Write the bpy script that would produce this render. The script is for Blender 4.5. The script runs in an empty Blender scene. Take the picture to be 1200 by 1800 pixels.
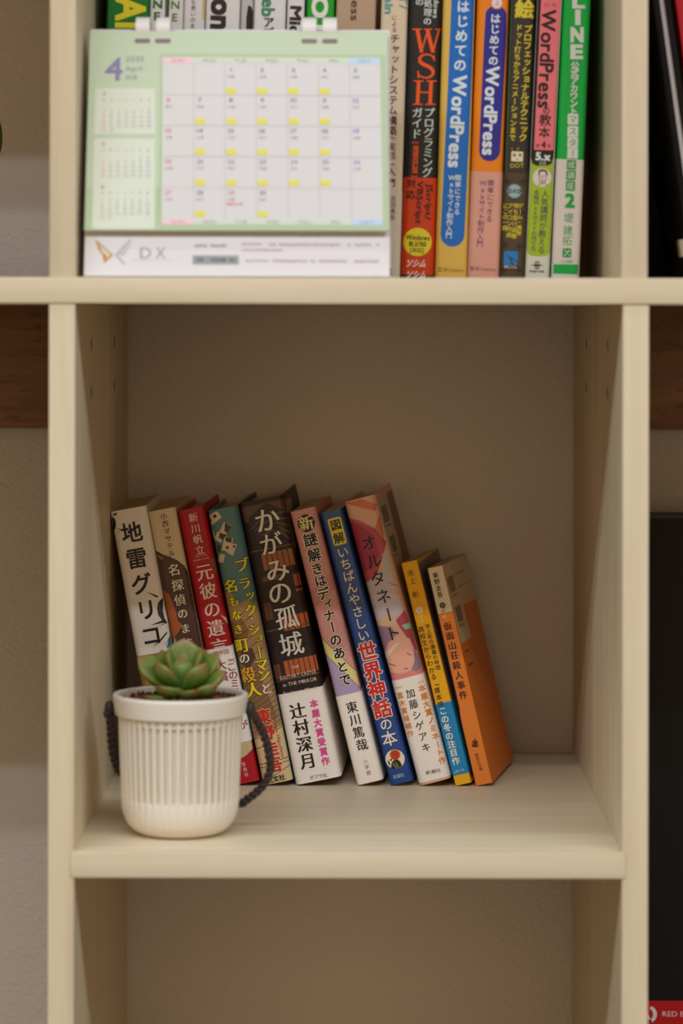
import bpy, bmesh, math, random
from mathutils import Vector, Matrix

random.seed(7)
SC = bpy.context.scene
COL = SC.collection

# ------------------------------------------------------------------ camera
# The photograph: perspective-corrected view, vanishing point at (630,557) of 1200x1800.
F = 5219.0              # focal length in pixels
D = 1.70                # camera to the front of the bookcase (m)
VPX, VPY = 630.0, 557.0
ROLL = 0.0019
Z0 = 1.05               # top of the shelf that carries the novels
ZC = Z0 + 0.3065        # camera height
cam_d = bpy.data.cameras.new('camera')
cam = bpy.data.objects.new('camera', cam_d)
COL.objects.link(cam)
cam.location = (0, -D, ZC)
cam.rotation_euler = (math.radians(90), -ROLL, 0)
cam.rotation_mode = 'XYZ'
cam.matrix_world = Matrix.Translation((0, -D, ZC)) @ Matrix.Rotation(math.radians(90), 4, 'X') @ Matrix.Rotation(ROLL, 4, 'Z')
cam_d.sensor_fit = 'VERTICAL'
cam_d.sensor_height = 36.0
cam_d.lens = F / 1800.0 * 36.0
cam_d.shift_x = -(VPX - 600.0) / 1800.0
cam_d.shift_y = -(900.0 - VPY) / 1800.0
cam_d.clip_start = 0.05
cam_d.dof.use_dof = True
cam_d.dof.focus_distance = D + 0.235
cam_d.dof.aperture_fstop = 5.2
SC.camera = cam

# ------------------------------------------------------------------ light
world = bpy.data.worlds.new('room_air')
SC.world = world
world.use_nodes = True
world.node_tree.nodes['Background'].inputs[0].default_value = (1.0, 0.76, 0.50, 1)
world.node_tree.nodes['Background'].inputs[1].default_value = 0.13

def lamp(name, x, y, z, sx, sy, power, color=(0.905, 0.975, 1.045)):
    l = bpy.data.lights.new(name, 'AREA')
    l.shape = 'RECTANGLE'
    l.size, l.size_y = sx, sy
    l.energy = power
    l.color = color
    o = bpy.data.objects.new(name, l)
    COL.objects.link(o)
    o.location = (x, y, z)
    return o

ZL = ZC + 1.653
lamp('ceiling_tube', 0.05, -2.00, ZL, 6.4, 0.06, 73)
lamp('ceiling_tube', 0.05, -1.751, ZL, 6.4, 0.06, 61)
lamp('ceiling_tube', -0.35, -0.305, ZL, 1.2, 0.05, 5.0)
# warm fill light added behind the camera, not a known window
fill_lamp = lamp('added_warm_fill', 0.0, -3.4, 1.45, 2.8, 1.7, 27, (1.0, 0.69, 0.40))
fill_lamp.rotation_euler = (math.radians(90), 0, 0)

SC.view_settings.view_transform = 'Standard'
SC.view_settings.look = 'None'
SC.view_settings.gamma = 1.0
SC.view_settings.use_curve_mapping = False
SC.view_settings.exposure = 0.0
SC.cycles.diffuse_bounces = 16
SC.cycles.max_bounces = 18

# ------------------------------------------------------------------ helpers
def lin(c):
    def f(v):
        v /= 255.0
        return v / 12.92 if v <= 0.04045 else ((v + 0.055) / 1.055) ** 2.4
    return (f(c[0]), f(c[1]), f(c[2]), 1.0)

_M = {}
def mat(col, rough=0.5, metal=0.0, spec=0.5, mottled=0.0, key=''):
    k = (tuple(col), rough, metal, spec, mottled, key)
    if k in _M:
        return _M[k]
    m = bpy.data.materials.new('paint_%03d' % len(_M))
    m.use_nodes = True
    nt = m.node_tree
    b = nt.nodes['Principled BSDF']
    b.inputs['Base Color'].default_value = lin(col)
    b.inputs['Roughness'].default_value = rough
    b.inputs['Metallic'].default_value = metal
    b.inputs['Specular IOR Level'].default_value = spec
    if mottled:
        tc = nt.nodes.new('ShaderNodeTexCoord')
        n = nt.nodes.new('ShaderNodeTexNoise')
        n.inputs['Scale'].default_value = 60
        n.inputs['Detail'].default_value = 4
        nt.links.new(tc.outputs['Object'], n.inputs['Vector'])
        r = nt.nodes.new('ShaderNodeValToRGB')
        c = lin(col)
        r.color_ramp.elements[0].position = 0.3
        r.color_ramp.elements[1].position = 0.7
        r.color_ramp.elements[0].color = tuple(v * (1 - mottled) for v in c[:3]) + (1,)
        r.color_ramp.elements[1].color = tuple(min(1, v * (1 + mottled)) for v in c[:3]) + (1,)
        nt.links.new(n.outputs['Fac'], r.inputs['Fac'])
        nt.links.new(r.outputs['Color'], b.inputs['Base Color'])
    _M[k] = m
    return m

def node_mat(name):
    m = bpy.data.materials.new(name)
    m.use_nodes = True
    return m, m.node_tree, m.node_tree.nodes['Principled BSDF']

def wood_mat(name, c1, c2, axis, rough=0.45, fine=1.0, pores=0.0):
    m, nt, b = node_mat(name)
    tc = nt.nodes.new('ShaderNodeTexCoord')
    mp = nt.nodes.new('ShaderNodeMapping')
    s = {'x': (1.2, 22, 22), 'z': (22, 22, 1.2)}[axis]
    mp.inputs['Scale'].default_value = tuple(v * fine for v in s)
    nt.links.new(tc.outputs['Object'], mp.inputs['Vector'])
    n = nt.nodes.new('ShaderNodeTexNoise')
    n.inputs['Scale'].default_value = 2.2
    n.inputs['Detail'].default_value = 6
    n.inputs['Roughness'].default_value = 0.6
    n.inputs['Distortion'].default_value = 0.7
    nt.links.new(mp.outputs['Vector'], n.inputs['Vector'])
    n2 = nt.nodes.new('ShaderNodeTexNoise')
    n2.inputs['Scale'].default_value = 14
    n2.inputs['Detail'].default_value = 3
    nt.links.new(mp.outputs['Vector'], n2.inputs['Vector'])
    mx = nt.nodes.new('ShaderNodeMath'); mx.operation = 'MULTIPLY_ADD'
    mx.inputs[1].default_value = 0.25
    nt.links.new(n2.outputs['Fac'], mx.inputs[0])
    nt.links.new(n.outputs['Fac'], mx.inputs[2])
    r = nt.nodes.new('ShaderNodeValToRGB')
    r.color_ramp.elements[0].position = 0.42
    r.color_ramp.elements[1].position = 0.82
    r.color_ramp.elements[0].color = lin(c1)
    r.color_ramp.elements[1].color = lin(c2)
    nt.links.new(mx.outputs[0], r.inputs['Fac'])
    out = r.outputs['Color']
    if pores:
        mp2 = nt.nodes.new('ShaderNodeMapping')
        s2 = {'x': (60, 330, 330), 'z': (330, 330, 60)}[axis]
        mp2.inputs['Scale'].default_value = s2
        nt.links.new(tc.outputs['Object'], mp2.inputs['Vector'])
        n3 = nt.nodes.new('ShaderNodeTexNoise')
        n3.inputs['Scale'].default_value = 1.0
        n3.inputs['Detail'].default_value = 2
        nt.links.new(mp2.outputs['Vector'], n3.inputs['Vector'])
        r2 = nt.nodes.new('ShaderNodeValToRGB')
        r2.color_ramp.elements[0].position = 0.30
        r2.color_ramp.elements[1].position = 0.42
        r2.color_ramp.elements[0].color = (1 - pores, 1 - pores, 1 - pores, 1)
        r2.color_ramp.elements[1].color = (1, 1, 1, 1)
        nt.links.new(n3.outputs['Fac'], r2.inputs['Fac'])
        mm = nt.nodes.new('ShaderNodeMixRGB'); mm.blend_type = 'MULTIPLY'
        mm.inputs[0].default_value = 1
        nt.links.new(out, mm.inputs[1]); nt.links.new(r2.outputs['Color'], mm.inputs[2])
        out = mm.outputs[0]
    nt.links.new(out, b.inputs['Base Color'])
    b.inputs['Roughness'].default_value = rough
    b.inputs['Specular IOR Level'].default_value = 0.35
    return m

WOOD_X = wood_mat('pale_birch_x', (208, 191, 160), (221, 206, 179), 'x')
WOOD_Z = wood_mat('pale_birch_z', (206, 189, 158), (219, 205, 177), 'z')
WALNUT = wood_mat('dark_walnut', (96, 62, 34), (140, 96, 54), 'x', fine=1.0, pores=0.55)

def wallpaper_mat():
    m, nt, b = node_mat('embossed_wallpaper')
    tc = nt.nodes.new('ShaderNodeTexCoord')
    n = nt.nodes.new('ShaderNodeTexNoise')
    n.inputs['Scale'].default_value = 240
    n.inputs['Detail'].default_value = 3
    nt.links.new(tc.outputs['Object'], n.inputs['Vector'])
    v = nt.nodes.new('ShaderNodeTexVoronoi')
    v.inputs['Scale'].default_value = 320
    nt.links.new(tc.outputs['Object'], v.inputs['Vector'])
    a = nt.nodes.new('ShaderNodeMath'); a.operation = 'ADD'
    nt.links.new(n.outputs['Fac'], a.inputs[0]); nt.links.new(v.outputs['Distance'], a.inputs[1])
    bu = nt.nodes.new('ShaderNodeBump')
    bu.inputs['Strength'].default_value = 0.55
    bu.inputs['Distance'].default_value = 0.0012
    nt.links.new(a.outputs[0], bu.inputs['Height'])
    nt.links.new(bu.outputs['Normal'], b.inputs['Normal'])
    b.inputs['Base Color'].default_value = lin((196, 188, 182))
    b.inputs['Roughness'].default_value = 0.85
    b.inputs['Specular IOR Level'].default_value = 0.2
    return m
WALLPAPER = wallpaper_mat()

def page_mat():
    m, nt, b = node_mat('page_edges')
    tc = nt.nodes.new('ShaderNodeTexCoord')
    mp = nt.nodes.new('ShaderNodeMapping')
    mp.inputs['Scale'].default_value = (5500, 3, 3)
    nt.links.new(tc.outputs['Object'], mp.inputs['Vector'])
    n = nt.nodes.new('ShaderNodeTexNoise')
    n.inputs['Scale'].default_value = 1.0
    nt.links.new(mp.outputs['Vector'], n.inputs['Vector'])
    r = nt.nodes.new('ShaderNodeValToRGB')
    r.color_ramp.elements[0].color = lin((176, 152, 118))
    r.color_ramp.elements[1].color = lin((205, 184, 150))
    nt.links.new(n.outputs['Fac'], r.inputs['Fac'])
    nt.links.new(r.outputs['Color'], b.inputs['Base Color'])
    b.inputs['Roughness'].default_value = 0.85
    return m
PAGES = page_mat()

def link(name, me, m, parent=None):
    o = bpy.data.objects.new(name, me)
    COL.objects.link(o)
    if m is not None and not me.materials:
        me.materials.append(m)
    if parent is not None:
        o.parent = parent
    return o

def from_bm(name, bm, m, parent=None, smooth=False):
    me = bpy.data.meshes.new(name)
    bm.normal_update()
    bm.to_mesh(me)
    bm.free()
    if smooth:
        for p in me.polygons:
            p.use_smooth = True
    return link(name, me, m, parent)

def smooth_angle(o, deg=35):
    me = o.data
    for p in me.polygons:
        p.use_smooth = True
    me.set_sharp_from_angle(angle=math.radians(deg))

def thing(name, label, cat, loc=(0, 0, 0), group=None):
    o = bpy.data.objects.new(name, None)
    o.empty_display_size = 0.02
    COL.objects.link(o)
    o.location = loc
    o['label'] = label
    o['category'] = cat
    if group:
        o['group'] = group
    return o

def add_box(bm, x0, x1, y0, y1, z0, z1, bev=0.0):
    r = bmesh.ops.create_cube(bm, size=1.0)
    vs = r['verts']
    for v in vs:
        v.co.x = x0 if v.co.x < 0 else x1
        v.co.y = y0 if v.co.y < 0 else y1
        v.co.z = z0 if v.co.z < 0 else z1
    if bev:
        es = list({e for v in vs for e in v.link_edges})
        bmesh.ops.bevel(bm, geom=es, offset=bev, segments=2, affect='EDGES', profile=0.6)

def box_obj(name, x0, x1, y0, y1, z0, z1, m, parent=None, bev=0.0008):
    bm = bmesh.new()
    add_box(bm, x0, x1, y0, y1, z0, z1, bev)
    o = from_bm(name, bm, m, parent)
    if bev:
        smooth_angle(o, 30)
    return o

def add_tube(bm, pts, rad, seg=10, caps=True):
    pts = [Vector(p) for p in pts]
    n = len(pts)
    rads = rad if isinstance(rad, (list, tuple)) else [rad] * n
    rings = []
    prev = None
    for i, p in enumerate(pts):
        t = (pts[min(i + 1, n - 1)] - pts[max(i - 1, 0)]).normalized()
        if prev is None:
            a = t.orthogonal().normalized()
        else:
            a = (prev - t * prev.dot(t)).normalized()
        prev = a
        b = t.cross(a)
        rings.append([bm.verts.new(p + (a * math.cos(2 * math.pi * k / seg) + b * math.sin(2 * math.pi * k / seg)) * rads[i]) for k in range(seg)])
    for i in range(n - 1):
        for k in range(seg):
            bm.faces.new((rings[i][k], rings[i][(k + 1) % seg], rings[i + 1][(k + 1) % seg], rings[i + 1][k]))
    if caps:
        bm.faces.new(rings[0][::-1]); bm.faces.new(rings[-1])

# pixel of the photograph -> ray from the camera
def ray(px, py):
    qx, qy = px - VPX, py - VPY
    qx, qy = qx - ROLL * qy, qy + ROLL * qx
    return Vector((0, -D, ZC)), Vector((qx / F, 1.0, -qy / F))

def at_depth(px, py, Y):
    o, d = ray(px, py)
    return o + d * (D + Y)

# ------------------------------------------------------------------ print on surfaces
_probe_c = bpy.data.curves.new('probe', 'FONT')
_probe_c.resolution_u = 3
_probe = bpy.data.objects.new('probe', _probe_c)
COL.objects.link(_probe)
_G = {}
def glyph(ch):
    if ch not in _G:
        _probe_c.body = ch
        bpy.context.view_layer.update()
        dg = bpy.context.evaluated_depsgraph_get()
        me = bpy.data.meshes.new_from_object(_probe.evaluated_get(dg))
        vs = [(v.co.x, v.co.y) for v in me.vertices]
        fs = [tuple(p.vertices) for p in me.polygons]
        bpy.data.meshes.remove(me)
        _G[ch] = (vs, fs)
    return _G[ch]

ROT = 'ー「」『』[]()〔〕'
SMALL = 'ャュョッァィゥェォゃゅょっ'
def is_cjk(ch):
    return ord(ch) > 0x2E80 or ch in '・'

class Surf:
    """a printable plane of a thing, in the thing's own coordinates"""
    def __init__(s, owner, o, ux, vy, nrm, w, h, mw, prof=None, cuts=(), lift=0.0):
        s.owner, s.o, s.ux, s.vy, s.n = owner, Vector(o), Vector(ux), Vector(vy), Vector(nrm)
        s.w, s.h, s.mw = w, h, mw
        s.prof, s.cuts, s.lift = prof, cuts, lift
        c = mw @ (s.o + s.ux * w / 2 + s.vy * h / 2)
        s.mpp = (c.y + D) / F
        s.inv = mw.inverted()
    def uv(s, px, py):
        o, d = ray(px, py)
        o = s.inv @ o
        d = s.inv.to_3x3() @ d
        k = (s.o - o).dot(s.n) / d.dot(s.n)
        p = o + d * k - s.o
        return Vector((p.dot(s.ux), p.dot(s.vy)))
    def pt(s, u, v, layer):
        e = s.lift + 0.00009 * layer
        p = s.o + s.ux * u + s.vy * v + s.n * e
        if s.prof:
            p = p + s.n * s.prof(u)
        return p
    def emit(s, name, polys, col, layer, rough=0.45, clip=True, metal=0.0, kind=None, label=None):
        """polys: list of (verts2d, faces)"""
        bm = bmesh.new()
        for item in polys:
            vs, fs = item[0], item[1]
            k_ = item[2] if len(item) > 2 else 0
            bv = [bm.verts.new((a, b, k_ * 5e-6)) for a, b in vs]
            for f in fs:
                if len(set(f)) >= 3:
                    try:
                        bm.faces.new([bv[i] for i in f])
                    except ValueError:
                        pass
        big = [f for f in bm.faces if len(f.verts) > 4]
        if big:
            bmesh.ops.triangulate(bm, faces=big)
        def cut(co, no, clear=False):
            g = bm.verts[:] + bm.edges[:] + bm.faces[:]
            bmesh.ops.bisect_plane(bm, geom=g, plane_co=co, plane_no=no, clear_outer=clear)
        if clip and bm.verts:
            us = [v.co.x for v in bm.verts]; vs_ = [v.co.y for v in bm.verts]
            m = 0.00015
            if max(us) > s.w - m: cut((s.w - m, 0, 0), (1, 0, 0), True)
            if min(us) < m: cut((m, 0, 0), (-1, 0, 0), True)
            if max(vs_) > s.h - m: cut((0, s.h - m, 0), (0, 1, 0), True)
            if min(vs_) < m: cut((0, m, 0), (0, -1, 0), True)
        for c in s.cuts:
            if bm.verts and min(v.co.x for v in bm.verts) < c < max(v.co.x for v in bm.verts):
                cut((c, 0, 0), (1, 0, 0))
        if not bm.faces:
            bm.free(); return None
        for v in bm.verts:
            v.co = s.pt(v.co.x, v.co.y, layer) + s.n * v.co.z
        bmesh.ops.recalc_face_normals(bm, faces=bm.faces[:])
        bm.normal_update()
        acc = Vector((0, 0, 0))
        for f in bm.faces:
            if f.normal.dot(s.n) < 0:
                f.normal_flip()
        o = from_bm(name, bm, col if isinstance(col, bpy.types.Material) else mat(col, rough, metal, 0.3), s.owner)
        if kind: o['kind'] = kind
        if label: o['label'] = label
        return o
    # ---- polygons given in pixels of the photograph
    def poly(s, name, pxs, col, layer=1, **k):
        pts = [tuple(s.uv(*p)) for p in pxs]
        return s.emit(name, [(pts, [tuple(range(len(pts)))])], col, layer, **k)
    def polys(s, name, lst, col, layer=1, **k):
        out = []
        for i, pxs in enumerate(lst):
            pts = [tuple(s.uv(*p)) for p in pxs]
            out.append((pts, [tuple(range(len(pts)))], i % 9))
        return s.emit(name, out, col, layer, **k)
    def disc(s, name, c, r, col, layer=1, sy=1.0, **k):
        c = s.uv(*c); r *= s.mpp
        pts = [(c.x + r * math.cos(a * math.pi / 18), c.y + sy * r * math.sin(a * math.pi / 18)) for a in range(36)]
        return s.emit(name, [(pts, [tuple(range(36))])], col, layer, **k)
    def rrect(s, name, c, w, h, rad, col, layer=1, **k):
        c = s.uv(*c); w *= s.mpp; h *= s.mpp; rad *= s.mpp
        pts = rr(c.x - w / 2, c.x + w / 2, c.y - h / 2, c.y + h / 2, rad)
        return s.emit(name, [(pts, [tuple(range(len(pts)))])], col, layer, **k)
    def lines(s, name, segs, wpx, col, layer=1, **k):
        out = []
        w = wpx * s.mpp / 2
        for i, (a, b) in enumerate(segs):
            a, b = s.uv(*a), s.uv(*b)
            d = (b - a)
            if d.length < 1e-7: continue
            d.normalize()
            n = Vector((-d.y, d.x)) * w
            out.append(([tuple(a + n), tuple(b + n), tuple(b - n), tuple(a - n)], [(0, 1, 2, 3)], i % 9))
        return s.emit(name, out, col, layer, **k)
    # ---- writing
    def _offs(s, bold, serif):
        if serif:
            return [(-bold, 0), (0, 0), (bold, 0)] if bold else [(0, 0)]
        if bold:
            return [(bold * a, bold * b) for a, b in ((-1, -1), (1, -1), (-1, 1), (1, 1), (0, 0))]
        return [(0, 0)]
    def _place(s, out, ch, c, size, ang, offs, sx=1.0):
        vs, fs = glyph(ch)
        if not fs: return
        if is_cjk(ch):
            cx, cy = 0.5, 0.36
        else:
            xs = [v[0] for v in vs]
            cx, cy = (min(xs) + max(xs)) / 2, 0.34
        if ch in SMALL:
            cx -= 0.10; cy -= 0.10
        if ch in ROT: ang -= math.pi / 2
        ca, sa = math.cos(ang), math.sin(ang)
        for k_, (ox, oy) in enumerate(offs):
            pts = []
            for x, y in vs:
                x, y = (x - cx + ox) * size * sx, (y - cy + oy) * size
                pts.append((c.x + x * ca - y * sa, c.y + x * sa + y * ca))
            out.append((pts, fs, k_))
    def col(s, name, text, p0, p1, size, color, layer=3, bold=0.0, serif=False, outline=None, sx=1.0, sizes=None, pts=None, **k):
        """a column of upright characters, first centred on p0, last on p1 (pixels)"""
        n = len(text)
        out, halo = [], []
        a, b = s.uv(*p0), s.uv(*p1)
        for i, ch in enumerate(text):
            if ch in ' 　': continue
            c = s.uv(*pts[i]) if pts else (a.lerp(b, i / (n - 1)) if n > 1 else a)
            sz = (sizes[i] if sizes else size) * s.mpp
            s._place(out, ch, c, sz, 0, s._offs(bold, serif), sx)
            if outline:
                w = outline[1]
                s._place(halo, ch, c, sz, 0, [(w * math.cos(q * math.pi / 6), w * math.sin(q * math.pi / 6)) for q in range(12)], sx)
        if outline:
            s.emit(name + '_outline', halo, outline[0], layer - 1, **k)
        return s.emit(name, out, color, layer, **k)
    def run(s, name, text, p0, p1, cap, color, layer=3, bold=0.0, serif=False, shear=0.0, outline=None, **k):
        """a run of writing from p0 to p1 (pixels), letters cap pixels tall, turned along the line"""
        a, b = s.uv(*p0), s.uv(*p1)
        L = (b - a).length
        d = (b - a).normalized()
        up = Vector((-d.y, d.x))
        x = 0.0
        glyphs = []
        for ch in text:
            vs, fs = glyph(ch)
            if is_cjk(ch):
                adv = 1.0
                glyphs.append((vs, fs, x, 0.36, 0.85)); x += adv
            elif fs:
                xs = [v[0] for v in vs]
                glyphs.append((vs, fs, x - min(xs), 0.345, 1.0)); x += max(xs) - min(xs) + 0.10
            else:
                x += 0.3
        x -= 0.10 if not is_cjk(text[-1]) else 0
        kx = L / x
        ky = cap * s.mpp / 0.69
        if kx > 1.4 * ky:
            a = a + d * (L - 1.4 * ky * x) / 2
            kx = 1.4 * ky
        def build(offs):
            out = []
            for vs, fs, gx, cy, sc in glyphs:
                for k_, (ox, oy) in enumerate(offs):
                    pts = []
                    for vx, vy in vs:
                        yy = (vy - cy + oy) * ky * sc
                        q = a + d * ((vx + gx + ox) * kx + shear * yy) + up * yy
                        pts.append((q.x, q.y))
                    out.append((pts, fs, k_))
            return out
        if outline:
            w = outline[1]
            s.emit(name + '_outline', build([(w * math.cos(q * math.pi / 4), w * math.sin(q * math.pi / 4)) for q in range(8)]), outline[0], layer - 1, **k)
        return s.emit(name, build(s._offs(bold, serif)), color, layer, **k)

def rr(x0, x1, y0, y1, r, n=6):
    pts = []
    for cx, cy, a0 in ((x1 - r, y1 - r, 0), (x0 + r, y1 - r, 90), (x0 + r, y0 + r, 180), (x1 - r, y0 + r, 270)):
        for i in range(n + 1):
            a = math.radians(a0 + 90 * i / n)
            pts.append((cx + r * math.cos(a), cy + r * math.sin(a)))
    return pts

# ------------------------------------------------------------------ the setting
WALL_Y = 0.3945
def plane_struct(name, pts, m):
    me = bpy.data.meshes.new(name)
    me.from_pydata(pts, [], [(0, 1, 2, 3)])
    o = link(name, me, m)
    o['kind'] = 'structure'
    return o
def slab_struct(name, x0, x1, y0, y1, z0, z1, m):
    o = box_obj(name, x0, x1, y0, y1, z0, z1, m, None, 0)
    o['kind'] = 'structure'
    return o
slab_struct('wall_back', -1.6, 1.6, WALL_Y, WALL_Y + 0.08, 0, 2.55, WALLPAPER)
slab_struct('floor', -1.6, 1.6, -3.6, WALL_Y, -0.04, 0.0, mat((84, 78, 74), 0.9, mottled=0.2, key='floor'))

# ------------------------------------------------------------------ bookcase
T = 0.015
XL, XR = -0.1622, 0.1513          # inner faces of the middle bay (lower half)
BAY = XR - XL
DEP = 0.3905
Z_MID_T = ZC + 0.0225             # the long middle shelf
Z_MID_B = ZC + 0.0075
Z_TOP_B = ZC + 0.366
case = thing('bookcase', 'pale birch bookcase holding all the books, standing against the wallpapered wall', 'bookcase', (0, 0, 0))

def upright(x0, z0, z1, notch=None, holes=None):
    """one vertical board; holes: list of (face, y, z)"""
    bm = bmesh.new()
    add_box(bm, x0, x0 + T, 0, DEP, z0, z1, 0.0007)
    o = from_bm('upright', bm, WOOD_Z, case)
    smooth_angle(o, 30)
    cutters = bmesh.new()
    if holes:
        for side, y, z in holes:
            xc = x0 + T if side > 0 else x0
            mtx = Matrix.Translation((xc, y, z)) @ Matrix.Rotation(math.pi / 2, 4, 'Y')
            bmesh.ops.create_cone(cutters, cap_ends=True, segments=20, radius1=0.0045, radius2=0.0045, depth=0.018, matrix=mtx)
    if notch:
        add_box(cutters, *notch)
    if cutters.verts:
        cme = bpy.data.meshes.new('cut'); cutters.to_mesh(cme)
        co = bpy.data.objects.new('cut', cme); COL.objects.link(co)
        md = o.modifiers.new('b', 'BOOLEAN'); md.operation = 'DIFFERENCE'; md.solver = 'EXACT'; md.object = co
        bpy.context.view_layer.update()
        dg = bpy.context.evaluated_depsgraph_get()
        nm = bpy.data.meshes.new_from_object(o.evaluated_get(dg))
        o.modifiers.clear()
        o.data = nm
        nm.name = 'upright'
        bpy.data.objects.remove(co)
    cutters.free()
    return o

ZH1, ZH2 = ZC - 0.0170, ZC - 0.0462
NT = 0.0021
SH_Z0, SH_Z1 = Z0 - 0.0150, Z0
holes_l = [(1, 0.105, ZH1), (1, 0.105, ZH2), (1, 0.274, ZH1), (1, 0.274, ZH2)]
holes_r = [(-1, 0.105, ZH1), (-1, 0.105, ZH2), (-1, 0.274, ZH1), (-1, 0.274, ZH2)]
# lower half
upright(XL - T, 0, Z_MID_B, (XL - NT, XL + 0.01, -0.01, DEP + 0.01, SH_Z0, SH_Z1), holes_l)
upright(XR, 0, Z_MID_B, (XR - 0.01, XR + NT, -0.01, DEP + 0.01, SH_Z0, SH_Z1), holes_r)
upright(XL - 2 * T - BAY, 0, Z_MID_B)
upright(XR + T + BAY, 0, Z_MID_B)
HOLE_SHADE = mat((58, 36, 22), 0.7)  # dark colour of cups added to stand in for shade inside the pin holes
hole_cup_me = None
for xc, hs in ((XL, holes_l), (XR, holes_r)):
    for side, y, z in hs:
        bm = bmesh.new()
        n = 18
        def cr(rad, x): return [bm.verts.new((x, y + rad * math.cos(2 * math.pi * k / n), z + rad * math.sin(2 * math.pi * k / n))) for k in range(n)]
        d = -side
        rg = [cr(0.0044, xc + d * 0.0085), cr(0.0044, xc + d * 0.0002), cr(0.0038, xc + d * 0.0002), cr(0.0036, xc + d * 0.0078)]
        for i in range(3):
            for k in range(n):
                bm.faces.new((rg[i][k], rg[i][(k + 1) % n], rg[i + 1][(k + 1) % n], rg[i + 1][k]))
        bm.faces.new(rg[0][::-1]); bm.faces.new(rg[3])
        bmesh.ops.recalc_face_normals(bm, faces=bm.faces[:])
        from_bm('hole_shade_cup', bm, HOLE_SHADE, case)
# upper half, a millimetre out of line with the lower one
for x0 in (XL - T + 0.0002, XR - 0.0009, XL - 2 * T - BAY, XR + T + BAY):
    upright(x0, Z_MID_T, Z_TOP_B)
XA, XB = XL - 2 * T - BAY, XR + 2 * T + BAY
box_obj('long_shelf', XA - 0.002, XB + 0.002, -0.0012, DEP, Z_MID_B, Z_MID_T, WOOD_X, case, 0.001)
box_obj('top_board', XA - 0.002, XB + 0.002, -0.0012, DEP, Z_TOP_B, Z_TOP_B + T, WOOD_X, case, 0.001)
box_obj('shelf', XL - NT, XR + NT, -0.0008, DEP, SH_Z0, SH_Z1, WOOD_X, case, 0.0011)
for z in (0.72, 0.39, 0.06):
    for xa, xb in ((XL - T - BAY, XL - T), (XL, XR), (XR + T, XR + T + BAY)):
        box_obj('shelf', xa, xb, 0.0, DEP, z - T, z, WOOD_X, case, 0.001)
zb = at_depth(40, 755, 0.376).z
for xa, xb in ((XL - T - BAY, XL - T), (XR + T, XR + T + BAY)):
    o = box_obj('back_brace', xa, xb, 0.376, DEP, zb, Z_MID_B, WALNUT, case, 0.0006)
    o['label'] = 'dark walnut brace'

# ------------------------------------------------------------------ books
def profile(t, dp, r, b, e, n=6):
    """U-shaped outline of a cover seen from above, e outside the nominal one"""
    pts = [(-e, dp), (-e, dp * 0.5), (-e, r)]
    for i in range(1, n):
        a = math.pi + (math.pi / 2) * i / n
        pts.append((r + (r + e) * math.cos(a), r + (r + e) * math.sin(a)))
    m = 8
    for i in range(m + 1):
        pts.append((r + (t - 2 * r) * i / m, -e))
    for i in range(1, n):
        a = 1.5 * math.pi + (math.pi / 2) * i / n
        pts.append((t - r + (r + e) * math.cos(a), r + (r + e) * math.sin(a)))
    pts += [(t + e, r), (t + e, dp * 0.5), (t + e, dp)]
    out = []
    for x, y in pts:
        q = max(0.0, 1 - (2 * x / t - 1) ** 2)
        out.append((x, y - b * q))
    return out

def shell(name, outer, inner, z0, z1, m, parent):
    bm = bmesh.new()
    n = len(outer)
    def ring(pts, z): return [bm.verts.new((x, y, z)) for x, y in pts]
    o0, o1, i0, i1 = ring(outer, z0), ring(outer, z1), ring(inner, z0), ring(inner, z1)
    for k in range(n - 1):
        bm.faces.new((o0[k], o0[k + 1], o1[k + 1], o1[k]))
        bm.faces.new((i0[k + 1], i0[k], i1[k], i1[k + 1]))
        bm.faces.new((o1[k], o1[k + 1], i1[k + 1], i1[k]))
        bm.faces.new((o0[k + 1], o0[k], i0[k], i0[k + 1]))
    bm.faces.new((o0[0], o1[0], i1[0], i0[0]))
    bm.faces.new((o1[-1], o0[-1], i0[-1], i1[-1]))
    bmesh.ops.recalc_face_normals(bm, faces=bm.faces[:])
    o = from_bm(name, bm, m, parent)
    smooth_angle(o, 30)
    return o

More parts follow.
